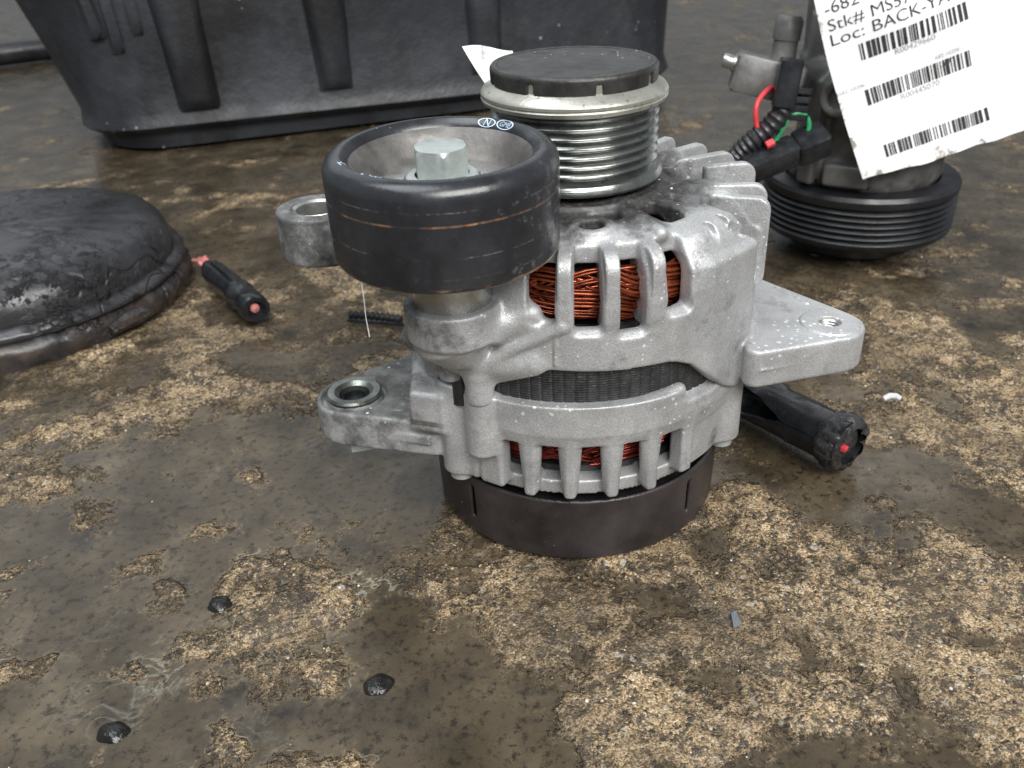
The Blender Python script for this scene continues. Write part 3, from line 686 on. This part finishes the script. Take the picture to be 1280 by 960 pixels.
for z_, kk in ((.0250, 0), (.0325, 0), (.0338, 1), (.0342, 2), (.0342, 3)):
    for i in range(n):
        a = 2*PI*i/n; r = hexr(a)
        if kk == 0 and z_ > .03: r = r; zz = .0338-(r-.0077)*1.0
        else: zz = z_
        if kk == 1: r = min(r, .0080); zz = .0340
        if kk == 2: r = .0072
        if kk == 3: r = .0001; zz = .0339
        v.append((r*math.cos(a), r*math.sin(a), zz))
for k in range(4):
    for i in range(n): j = (i+1) % n; f.append((k*n+i, k*n+j, (k+1)*n+j, (k+1)*n+i))
b.add(v, f); b.build('hex_bolt', ZINC, idl, sharp=25)
b = MB(); b.lathe([(.0135, -.0175), (.0138, -.0168), (.0138, .004), (.0145, .0058), (.0175, .0060)], 64); b.build('spacer', STEEL, idl)
# worn paint marks on the rim face
def text_mesh(txt, size, mat, name, parent, matrix, shear=0, sx=1., extrude=0., align='CENTER'):
    cu = bpy.data.curves.new(name, 'FONT'); cu.body = txt; cu.size = size; cu.align_x = align; cu.align_y = 'CENTER'; cu.shear = shear; cu.extrude = extrude; cu.resolution_u = 3; cu.offset = -size*.010
    o = bpy.data.objects.new('tmp', cu); col.objects.link(o); dg = bpy.context.evaluated_depsgraph_get(); me = bpy.data.meshes.new_from_object(o.evaluated_get(dg)); bpy.data.objects.remove(o)
    me.transform(matrix @ Matrix.Diagonal((sx, 1, 1, 1))); me.materials.clear(); return me
def paint_mark(txt, ang, oval, size, r=.0310):
    """a small printed mark on the flat of the rim, reading outward"""
    e = (math.cos(ang), math.sin(ang)); MM = Matrix.Translation((r*e[0], r*e[1], .03495)) @ Matrix.Rotation(ang-PI/2, 4, 'Z')
    me = text_mesh(txt, size, INKB, 'm', None, MM, .2)
    V = [tuple(q.co) for q in me.vertices]; F = [tuple(p.vertices) for p in me.polygons]; b = MB()
    # follow the rounded rim
    V = [(x, y, RIMZ(math.hypot(x, y))+.00015) for x, y, z in V]
    b.add(V, F)
    if oval:
        n = 28; v = []
        for k in range(n):
            for q in (1, .86): p = MM @ Vector((oval*q*math.cos(2*PI*k/n), oval*.42*q*math.sin(2*PI*k/n), 0)); v.append((p.x, p.y, RIMZ(math.hypot(p.x, p.y))+.00015))
        b.add(v, [(2*k, 2*k+1, (2*k+3) % (2*n), (2*k+2) % (2*n)) for k in range(n)])
    b.build('painted_mark', INKB, idl)
    bpy.data.meshes.remove(me)
paint_mark('N', R_(62), .0033, .0034, .0292); paint_mark('GMB', R_(48), .0035, .0022, .0294)
paint_mark('ITE', R_(207), 0, .0032, .0305); paint_mark('60D14', R_(236), 0, .0030, .0302)
b = MB(); b.tube([(-.0245, -.0255, .0018), (-.0244, -.0256, -.004), (-.0246, -.0257, -.010), (-.0243, -.0257, -.0170)], [.00022, .00016, .00014, .0002], 6); b.build('oil_strand', WHITEBIT, idl)
b = MB(); b.lathe([(.0165, .1275), (.0172, .1262), (.0001, .1262)], 48); b.build('shaft_collar', DARKSTEEL, alt)

# ------------------------------------------------------------------ paper tag behind the pulley
def sheet(name, P, mat, nu=16, nv=16, thick=.00022, curl=None):
    """P: function (u,v)->xyz"""
    v = []; f = []; e = []
    for side in (0, 1):
        for i in range(nu+1):
            for j in range(nv+1):
                p = Vector(P(i/nu, j/nv)); v.append(p); e.append(max(0, 1-min(i/nu*2.2, j/nv, 1-j/nv)*9))
    W = nv+1; o = (nu+1)*W
    du = (v[W]-v[0]); dv = (v[1]-v[0]); nrm = du.cross(dv).normalized()
    for k in range(o, 2*o): v[k] = v[k]-nrm*thick
    for i in range(nu):
        for j in range(nv):
            a = i*W+j; f.append((a, a+W, a+W+1, a+1)); f.append((o+a, o+a+1, o+a+W+1, o+a+W))
    bd = [i*W for i in range(nu+1)]+[nu*W+j for j in range(1, W)]+[i*W+nv for i in range(nu-1, -1, -1)]+[j for j in range(nv-1, 0, -1)]
    for k in range(len(bd)): a, c = bd[k], bd[(k+1) % len(bd)]; f.append((a, a+o, c+o, c))
    me = bpy.data.meshes.new(name); me.from_pydata([tuple(p) for p in v], [], f); me.update(); me.polygons.foreach_set('use_smooth', [True]*len(me.polygons)); me.set_sharp_from_angle(angle=R_(40))
    at = me.attributes.new('edge', 'FLOAT', 'POINT'); at.data.foreach_set('value', e)
    return link(name, me, mat)
def tagP(u, v):
    a = Vector((-.0130, .049, .1310)); ex_ = Vector((.016, .002, -.003)); ey = Vector((-.0285, .001, .0420))
    p = a+u*ex_+v*ey+Vector((.004*u*v, -.004*math.sin(v*2.2), .0008*math.sin(u*5)+.001*u*v)); p.x += .006*(v*v-v); return p
tag(sheet('paper_tag', tagP, PAPER2), 'plain white paper corner sticking up behind the ribbed drive pulley', 'paper tag')

# ------------------------------------------------------------------ black plastic tank behind
ta = R_(19.0); T0 = Vector((-.4376, .539, 0)); TL, TD, TH = .655, .30, .30
tank = empty('plastic_tank', T0, 'large dirty black moulded plastic tank with vertical ribs standing behind everything', 'tank', ta)
def rr(x0, y0, x1, y1, r, n=8):
    o = []
    for cx, cy, a in ((x1-r, y0+r, -90), (x1-r, y1-r, 0), (x0+r, y1-r, 90), (x0+r, y0+r, 180)):
        for k in range(n+1): q = R_(a+90*k/n); o.append((cx+r*math.cos(q), cy+r*math.sin(q)))
    return o
b = MB(); rings = []
# (height, inset): foot set back under a rolled lip, then walls leaning slightly outward
for z_, ins in ((.0, .012), (.010, .010), (.014, .008), (.0165, .002), (.021, -.002), (.027, .0), (.036, .003), (.10, .001), (.18, -.004), (.26, -.008), (.29, .004), (.30, .03)):
    base = rr(ins, ins, TL-ins, TD-ins, .075-ins*.5); rings.append([(x-(max(0, 1-x/.12)*.24*z_ if z_ < .29 else max(0, 1-x/.12)*.07), y, z_+(.006*math.sin(x*6) if .012 < z_ < .05 else 0)) for x, y in base])
n = len(rings[0]); v = [p for r in rings for p in r]; f = [tuple(range(n))[::-1], tuple((len(rings)-1)*n+i for i in range(n))]
for k in range(len(rings)-1):
    for i in range(n): j = (i+1) % n; f.append((k*n+i, k*n+j, (k+1)*n+j, (k+1)*n+i))
b.add(v, f); b.build('tank_body', TANK, tank, sharp=50)
def rib(x0, x1, xt0, xt1, zb, zt, dep, name='moulded_rib'):
    """raised bar on the front wall; (x0,x1) at the foot and (xt0,xt1) at the top"""
    b = MB(); N_ = 7; v = []; f = []
    prof = [(0, .004), (.004, -dep*.7), (.012, -dep)]
    for k, (t, z_) in enumerate([(0, zb-.006), (0, zb), (.02, zb+.008), (.25, zb+(zt-zb)*.25), (.6, zb+(zt-zb)*.6), (1, zt)]):
        a = x0+(xt0-x0)*t; c = x1+(xt1-x1)*t; g = [-.0, .75, 1, 1, 1, 1][k]; yw = -.0005-(z_-.10)*.05 if z_ > .1 else .0015
        for x, y in ((a-.004, .004), (a, yw-dep*.15*g), (a+.003, yw-dep*.8*g), (a+.008, yw-dep*g), (c-.008, yw-dep*g), (c-.003, yw-dep*.8*g), (c, yw-dep*.15*g), (c+.004, .004)): v.append((x, y, z_))
    for k in range(5):
        for i in range(7): f.append((k*8+i, k*8+i+1, (k+1)*8+i+1, (k+1)*8+i))
    b.add(v, f); b.build(name, TANK, tank, sharp=60)
rib(.093, .128, .075, .128, .040, .27, .011); rib(.232, .262, .215, .268, .046, .27, .011); rib(.395, .425, .380, .428, .046, .27, .010)
rib(.030, .038, .012, .022, .115, .27, .0045); rib(.046, .053, .040, .047, .10, .27, .0045); rib(.066, .073, .058, .066, .115, .27, .004)

# ------------------------------------------------------------------ greasy dome at left
DC = (-.360, .219); dome = empty('greasy_housing', (*DC, 0), 'oil-caked black round housing with a brown torn flange, at the left edge', 'engine part')
def noisy_lathe(prof, n, amp, seed, sc_):
    b = MB(); b.lathe(prof, n); v = []
    for x, y, z_ in b.v:
        r = math.hypot(x, y) or 1e-6; k = float(fbm(np.array([math.atan2(y, x)*sc_+z_*90+50]), np.array([z_*160+r*120+20]), 1, 3, seed)[0])-.5
        v.append((x+x/r*k*amp, y+y/r*k*amp, z_+k*amp*.5*(z_ > .004)))
    b.v = v; return b
b = noisy_lathe([(.1035, .012), (.1060, .017), (.1060, .025), (.1035, .034), (.0970, .0410), (.086, .0448), (.063, .0465), (.030, .0472), (.0001, .0475)], 180, .003, 101, 8); b.build('dome', GREASE, dome, sharp=None)
b = noisy_lathe([(.104, .0195), (.1085, .0185), (.1115, .0165), (.1128, .0140), (.1110, .0120), (.108, .0115)], 220, .0035, 131, 14); b.build('rim_lip', GREASE, dome, sharp=None)
b = noisy_lathe([(.106, .0135), (.110, .0115), (.1135, .0085), (.1150, .0050), (.1140, .0010), (.113, -.004)], 260, .006, 161, 16); b.build('torn_flange', GREASE, dome, sharp=None)
b = MB(); b.tube([(.094, -.071, .004), (.100, -.062, .006), (.105, -.054, .006), (.109, -.044, .003)], [.003, .005, .005, .002], 8); b.build('gasket_scrap', GREASE, dome)

# ------------------------------------------------------------------ connectors and loose bits
def plug(loc, rz, label, Lb, rb, pinktail=True, tilt=0.):
    e = empty('wire_connector', loc, label, 'connector', rz)
    z0 = rb
    def X(L, prof_, name, mat, n=24, flat=1.):
        b = MB(); b.lathe([(r, q) for q, r in prof_], n); b.v = [(z_+L, x*(1+.16*float(vnoise(np.array([z_*300+9.]), np.array([math.atan2(y, x)*1.6+5.]), 201)[0]-.5)), y*flat*(1+.2*float(vnoise(np.array([z_*260+3.]), np.array([math.atan2(y, x)*1.6+15.]), 203)[0]-.5))+z0) for x, y, z_ in b.v]; return b.build(name, mat, e, sharp=35)
    X(0, [(-.001, .0001), (0, rb*.62), (.006, rb*.80), (.012, rb*.9), (Lb*.62, rb*.98), (Lb*.64, rb*1.07), (Lb*.70, rb*1.07), (Lb*.72, rb*.98), (Lb*.86, rb*.98), (Lb*.88, rb*1.06), (Lb*.98, rb*1.02), (Lb, rb*.92), (Lb, rb*.62), (Lb-.004, rb*.58), (Lb-.004, .0001)], 'shell', PLASTIC)
    b = MB(); b.prism(rr(Lb*.15, -rb*.22, Lb*.66, rb*.22, rb*.1, 3), z0+rb*.86, z0+rb*1.12, .0006); b.build('latch', PLASTIC, e)
    X(Lb-.0036, [(0, .0001), (0, rb*.34), (.0016, rb*.30), (.0020, rb*.15), (.0026, .0001)], 'seal_insert', PINK)
    if pinktail:
        for k in range(3):
            a = (k-1)*.0022; b = MB(); b.tube([(.002, a*.6, z0+.001*k), (-.007, a*1.5, z0+.0025-.0012*k), (-.014, a*.6+.001, z0+.0004+.001*k), (-.026, a*2+.002, z0-.002)], .0014, 10); b.build('wire', PINK, e)
    return e
plug((-.2300, .2285, 0), math.atan2(.1520-.2285, -.1755+.2300), 'small black connector with pink wires and pink end beside the greasy housing', .084, .0088)
# split black tube at the right
hz = empty('split_tube', (.0745, .0520, 0), 'split black plastic tube lying behind the right ear', 'tube', math.atan2(-.0085-.052, .1195-.0745))
b = MB(); n = 40; v = []; f = []; L = .074; rO = .0118
for side in (0, 1):
    r = rO-.0014*side
    for i in range(33):
        t = i/32; op = max(0, .62-t)*1.35*PI*.62 if t < .62 else 0
        op = 1.15*(max(0, 1-t/.62))**.6 if t < .62 else 0
        fl = 1+.10*max(0, t-.86)/.14
        for k in range(n+1):
            ac = PI*.90; wv_ = .92*(max(0, 1-t/.60))**.7+.012; a0 = ac+wv_*1.15; a1 = ac-wv_+2*PI; a = a0+(a1-a0)*k/n
            v.append((t*L, r*fl*math.cos(a), r*fl*math.sin(a)*.95+rO))
W = n+1; o = 33*W
for i in range(32):
    for k in range(n):
        a = i*W+k; f.append((a, a+1, a+W+1, a+W)); f.append((o+a, o+a+W, o+a+W+1, o+a+1))
for i in range(32): a = i*W; f.append((a, a+W, a+W+o, a+o)); a = i*W+n; f.append((a, a+o, a+W+o, a+W))
for k in range(n): a = 32*W+k; f.append((a, a+1, a+1+o, a+o)); f.append((k, k+o, k+1+o, k+1))
v = [(x, y*(1+.10*float(vnoise(np.array([x*190+4.]), np.array([y*230+40.]), 207)[0]-.5)), z_*(1+.10*float(vnoise(np.array([x*160+44.]), np.array([y*200+40.]), 209)[0]-.5))) for x, y, z_ in v]
b.add(v, f); b.build('sleeve', PLASTIC, hz, sharp=40)
for q, rr_ in ((.0655, .0129), (.0705, .0131)):
    b = MB(); b.lathe([(rr_-.0008, q-.0014), (rr_, q-.0009), (rr_, q+.0009), (rr_-.0008, q+.0014)], 40); b.v = [(z_, x, y*.95+rO) for x, y, z_ in b.v]; b.build('collar_ring', PLASTIC, hz)
b = MB(); b.lathe([(.0098, .066), (.0098, .071), (.006, .0735), (.0001, .0735)], 28); b.v = [(z_, x, y*.95+rO) for x, y, z_ in b.v]; b.build('end_plug', GREASE, hz)
b = noisy_lathe([(.0118, .0635), (.0134, .0660), (.0138, .0690), (.0134, .0722), (.0120, .0745), (.0085, .0752)], 70, .0042, 211, 5); b.v = [(z_, x, y*.95+rO) for x, y, z_ in b.v]; b.build('dirt_crust', GREASE, hz, sharp=None)
b = MB(); b.prism([(.0740, -.0085), (.0768, -.0080), (.0766, -.0052), (.0742, -.0056)], .0125, .0150, .0004); b.build('red_tab', RED, hz)
# ridged rubber strip, left of the castings
st = empty('ridged_strip', (-.1150, .160, 0), 'short ridged black rubber strip on the ground behind the left ear', 'rubber strip', R_(-14))
pts = []; rad = []
for k in range(41): t = k/40; pts.append((-.012+.034*t, .001*math.sin(t*4), .0016)); rad.append(.0023+.0006*math.sin(k*1.57))
b = MB(); b.tube(pts, rad, 10); b.build('ridged_body', LOOM, st)
b = MB(); b.prism([(-.012, -.0045), (.024, -.0045), (.024, -.0028), (-.012, -.0030)], -.001, .0008, .0002); b.build('thin_edge', LOOM, st)
b = MB(); b.tube([(.1545, .0468, .0008), (.1580, .0482, .0016), (.1610, .0478, .0016), (.1628, .0462, .0008)], [.0012, .0016, .0016, .0013], 8)
tag(b.build('plastic_scrap', WHITEBIT), 'small curved white scrap on the concrete right of the split tube', 'scrap')
b = MB(); b.prism([(.0500, -.0975), (.0530, -.0958), (.0527, -.0892), (.0505, -.0905)], -.0036, -.0022, .0002)
tag(b.build('plastic_chip', mat_simple('grey_blue_chip', (.09, .105, .12), (.20, .22, .24), .3)), 'flat blue-grey chip on the sandy concrete in front', 'chip')
b = MB(); b.tube([(-1.10, 1.00, .012), (-.95, 1.04, .013), (-.80, 1.10, .013), (-.62, 1.22, .012), (-.45, 1.38, .012)], [.0165]*5, 16)
hb = tag(b.build('braided_hose', LOOM), 'thick black braided hose lying at the far left, behind the tank', 'hose')
for k, (x, y, rx, lab) in enumerate(((-.0745, -.1172, .0046, 'black oily blob on the film right of the sandy island'), (-.1592, -.1335, .0044, 'black oily blob at the lower left, in the brown film'), (-.1402, -.0762, .0042, 'black oily blob on the far left side of the sandy island'))):
    b = MB(); b.lathe([(rx*1.3, -.0050), (rx*1.1, -.0038), (rx*.95, -.0030), (rx*.68, -.0024), (rx*.3, -.0021), (.0001, -.0020)], 28)
    vv = []
    for x_, y_, z_ in b.v: kx = 1+.07*math.sin(math.atan2(y_, x_)*2+k*2)+.05*math.sin(math.atan2(y_, x_)*5+k); vv.append((x_*kx+x, y_*kx*.9+y, z_))
    b.v = vv; tag(b.build('oil_blob', OILY, sharp=None), lab, 'oil blob', 'oil blobs on the concrete')

# loose grit: too many to count
def grit():
    g_ = (1+5**.5)/2; base = np.array([(-1, g_, 0), (1, g_, 0), (-1, -g_, 0), (1, -g_, 0), (0, -1, g_), (0, 1, g_), (0, -1, -g_), (0, 1, -g_), (g_, 0, -1), (g_, 0, 1), (-g_, 0, -1), (-g_, 0, 1)])/1.9
    tri = np.array([(0, 11, 5), (0, 5, 1), (0, 1, 7), (0, 7, 10), (0, 10, 11), (1, 5, 9), (5, 11, 4), (11, 10, 2), (10, 7, 6), (7, 1, 8), (3, 9, 4), (3, 4, 2), (3, 2, 6), (3, 6, 8), (3, 8, 9), (4, 9, 5), (2, 4, 11), (6, 2, 10), (8, 6, 7), (9, 8, 1)])
    V = []; F = []; T = []; cnt = 0
    tries = 26000; X = rng.uniform(-.30, .30, tries); Y = -.17+.62*rng.random(tries)**1.5
    H, D = height(X, Y); keep = (D > -.015) & (rng.random(tries) < np.clip(.25+D*3.2, 0, 1)); keep |= rng.random(tries) < .006
    keep &= np.hypot(X, Y) > .063; X, Y, H = X[keep], Y[keep], H[keep]
    for x, y, h in zip(X, Y, H):
        s_ = .00030*(1+2.2*rng.random()**6); p = base*s_*(1+.5*(rng.random((12, 3))-.5))*np.array([1, .8, .55])
        a = rng.random()*6.3; c_, sn = math.cos(a), math.sin(a); p = np.stack([p[:, 0]*c_-p[:, 1]*sn, p[:, 0]*sn+p[:, 1]*c_, p[:, 2]], 1)
        V.append(p+np.array([x, y, h-.0042+s_*.12])); F.append(tri+12*cnt); T.append(np.full(12, rng.random())); cnt += 1
    me = mesh_np('grit', np.concatenate(V), np.concatenate(F), True)
    at = me.attributes.new('tint', 'FLOAT', 'POINT'); at.data.foreach_set('value', np.concatenate(T).astype(np.float32))
    t = NT('grit_grains'); v = t.n('ShaderNodeAttribute', attribute_name='tint').outputs['Fac']
    c = t.ramp(v, (0, (.015, .015, .016)), (.36, (.03, .03, .03)), (.38, (.17, .12, .07)), (.7, (.34, .25, .15)), (.9, (.45, .38, .28)), (.965, (.5, .46, .40)), (1, (.66, .65, .62)))
    return tag(link('grit', me, t.out(c, .35, 0)), 'loose sand grains and grit scattered over the wet concrete', 'grit', kind='stuff')
grit()

# ------------------------------------------------------------------ compressor behind at right
CX, CY = .209, .262
cmp_ = empty('compressor', (CX, CY, 0), 'grimy air conditioning compressor standing on its grooved black pulley behind a white label', 'compressor')
prof = [(.0001, .0), (.040, .0), (.043, .002), (.044, .008), (.050, .0095), (.0545, .0105), (.0590, .0125), (.0612, .0145), (.0620, .0170)]
z = .0175
for k in range(6): prof += [(.0622, z), (.0618, z+.0006), (.0594, z+.0018), (.0594, z+.0022), (.0618, z+.0034)]; z += .0040
prof += [(.0624, .0420), (.0626, .0455), (.0610, .0480), (.050, .0490)]
b = MB(); b.lathe(prof, 128); b.build('grooved_pulley', RUBBER, cmp_, sharp=30)
s = SDF((-.085, -.075, .040), (.075, .075, .215), .0014)
s.add(lathe([(.0001, .046), (.047, .046), (.050, .052), (.049, .066), (.045, .070), (.0445, .100), (.048, .104), (.048, .122), (.046, .126), (.0475, .200), (.0001, .200)]), .001)
for th in (-75, -40, 85, 180): s.add(cyl(*pol(.042, th, 0)[:2], .050, .150, .0075, .002), .004)
s.add(cylr((-.030, -.028, .110), (-.041, -.056, .109), .0115, .002), .003); s.cut(cylr((-.0395, -.053, .109), (-.043, -.064, .109), .0065, .001), .001)
s.add(cap((-.03, -.02, .116), (-.062, -.026, .1145), .009), .004)
s.add(rbox(-30, .040, .056, .014, .052, .066, .002), .004); s.add(rbox(-58, .038, .057, .006, .05, .115, .002), .003)
for th in range(-90, 91, 18): s.cut(cyl(*pol(.0505, th, 0)[:2], .046, .054, .0022), .001)
link('compressor_body', s.mesh('compressor_body'), DARKALU, cmp_)
b = MB(); b.prism(rr(-.021, -.012, .021, .012, .003, 4), -.0110, .0110, .0015); o = b.build('valve_block', DARKALU, cmp_); o.location = (-.0765, -.027, .1165); o.rotation_euler = (R_(-4), R_(13), R_(-12))
b = MB(); b.lathe([(.0001, -.006), (.0036, -.006), (.0042, -.005), (.0042, .0), (.0055, .0005), (.0055, .003)], 20); b.v = [(z_, x, y) for x, y, z_ in b.v]; o = b.build('valve_cap', STEEL, cmp_); o.location = (-.0975, -.023, .1255); o.rotation_euler = (0, R_(13), R_(-12))
b = MB(); b.lathe([(.0090, -.014), (.0078, -.006), (.0072, .0), (.0072, .0060), (.0080, .0065), (.0083, .0170), (.0065, .0200), (.0001, .0205)], 28); o = b.build('pipe_stub', DARKALU, cmp_); o.location = (-.067, -.024, .1310); o.rotation_euler = (R_(-3), R_(5), 0)
b = MB(); b.prism(rr(-.0065, -.007, .0065, .007, .003, 4), -.014, .014, .0012); o = b.build('sensor_connector', PLASTIC, cmp_); o.location = (-.0705, -.050, .1175); o.rotation_euler = (R_(-6), R_(6), R_(-8))
b = MB()
for k in range(4): b.prism(rr(-.0095, -.008, .0110, .008, .0035, 4), -.010+.005*k, -.0065+.005*k, .0005)
o = b.build('connector_ridges', PLASTIC, cmp_); o.location = (-.0665, -.047, .1065); o.rotation_euler = (R_(-6), R_(4), R_(-8))
b = MB(); pts = []; rad = []; CT = [(-.068, -.050, .1080), (-.0776, -.053, .0948), (-.0900, -.053, .0840), (-.0965, -.050, .0745), (-.099, -.045, .058), (-.096, -.040, .034)]
def spline(P, m):
    P = [Vector(p) for p in P]; o = []
    for i in range(len(P)-1):
        a, b_, c, d = P[max(i-1, 0)], P[i], P[i+1], P[min(i+2, len(P)-1)]
        for k in range(m):
            t = k/m; o.append(.5*((2*b_)+(-a+c)*t+(2*a-5*b_+4*c-d)*t*t+(-a+3*b_-3*c+d)*t**3))
    return o+[P[-1]]
pts = spline(CT, 16); b.tube(pts, [.0062+.0006*math.sin(k*1.6) for k in range(len(pts))], 14); b.build('corrugated_loom', LOOM, cmp_)
b = MB(); b.tube(spline([(-.070, -.030, .1110), (-.080, -.044, .1130), (-.0878, -.052, .1065), (-.0872, -.054, .0950), (-.083, -.056, .0860)], 8), .0015, 10); b.build('red_wire', RED, cmp_)
b = MB(); b.tube(spline([(-.076, -.054, .0830), (-.0723, -.054, .0910), (-.0675, -.054, .0990), (-.0615, -.054, .1010), (-.0563, -.054, .0950), (-.0570, -.054, .0840)], 8), .0015, 10); b.build('green_wire', GREEN, cmp_)
b = MB(); b.prism(rr(-.0165, -.0075, .0165, .0075, .003, 4), -.0070, .0070, .0012); o = b.build('inline_plug', PLASTIC, cmp_); o.location = (-.078, -.058, .0750); o.rotation_euler = (R_(25), R_(-19), R_(6))
b = MB(); b.prism(rr(-.010, -.0085, .010, .0085, .003, 4), -.0085, .0085, .0015); o = b.build('plug_collar', PLASTIC, cmp_); o.location = (-.0535, -.054, .0825); o.rotation_euler = (R_(25), R_(-19), R_(6))
b = MB(); b.prism([(-.0025, -.002), (.0025, -.002), (.0025, .002), (-.0025, .002)], -.0015, .0015, .0003); o = b.build('red_clip', RED, cmp_); o.location = (-.0800, -.0610, .0855); o.rotation_euler = (R_(35), R_(-22), R_(8))

# ------------------------------------------------------------------ stock label leaning on the compressor
LK = .962; LB = Vector((.1845, .1880, .0640)); ux = Vector((math.cos(R_(16.9)), 0, math.sin(R_(16.9)))); uy = Vector((-math.sin(R_(20.5)), .09, math.cos(R_(20.5)))); LW, LH = .135, .150
def labP(x, y, off=0.):
    """label surface: x along the print, y up the sheet (metres from the lower left corner)"""
    bend = .022*(x/LW-.35)**2+.0026*math.sin(y/LH*7)*math.sin(x/LW*5)+.0010*abs(math.sin(y/LH*9+x/LW*4))+.006*max(0, .25-y/LH)**2*8*max(0, .3-x/LW)*3
    lx = x-.0035*math.sin(min(max(y/LH, 0), 1)*PI)*max(0, 1-x/.03)
    p = LB+(ux*lx+uy*y)*LK; p.y += bend-off; return p
lab = sheet('stock_label', lambda u, v: labP(u*LW, v*LH+(.0005*math.sin(u*17)+.0003*math.sin(u*41))*(1-v)), PAPER, 40, 30)
tag(lab, 'white paper stock label with three barcodes leaning on the compressor', 'label')
def printP(x, y): return labP(x, y+.055*x, .0004)
def text_on(txt, x, y, size, mat, name, sx=1.0):
    me = text_mesh(txt, size, mat, name, None, Matrix.Identity(4), 0, sx, 0, 'LEFT')
    for q in me.vertices: q.co = printP(x+q.co.x, y+q.co.y+size*.35)
    me.name = name; return link(name, me, mat, lab)
text_on('-682', .0035, .1012, .0095, INK, 'printed_text', 1.02); text_on('Stk# MS57', .0035, .0916, .0095, INK, 'printed_text', 1.04); text_on('Loc: BACK-YARD', .0030, .0832, .0095, INK, 'printed_text', 1.10)
def bars(x, y, wd, hgt, seed, mat=INK):
    rg = random.Random(seed); b = MB(); q = x
    while q < x+wd:
        bw = rg.choice((.0005, .0005, .0009, .0014, .0019)); gp = rg.choice((.0006, .0007, .0011, .0016))
        v = [printP(q, y), printP(q+bw, y), printP(q+bw, y+hgt), printP(q, y+hgt)]; b.add(v, [(0, 1, 2, 3)]); q += bw+gp
    b.build('barcode', mat, lab, False)
bars(.0162, .0700, .0585, .0098, 3); bars(.0140, .0434, .0590, .0094, 5); bars(.0165, .0090, .0605, .0078, 9)
text_on('R00429660', .0328, .0662, .0048, INKG, 'printed_text', 1.05); text_on('R00445070', .0311, .0392, .0048, INKG, 'printed_text', 1.05)
text_on('1682-10206', -.0005, .0548, .0032, INKG, 'printed_text', 1.0); text_on('682-10206', .0542, .0545, .0032, INKG, 'printed_text', 1.0)
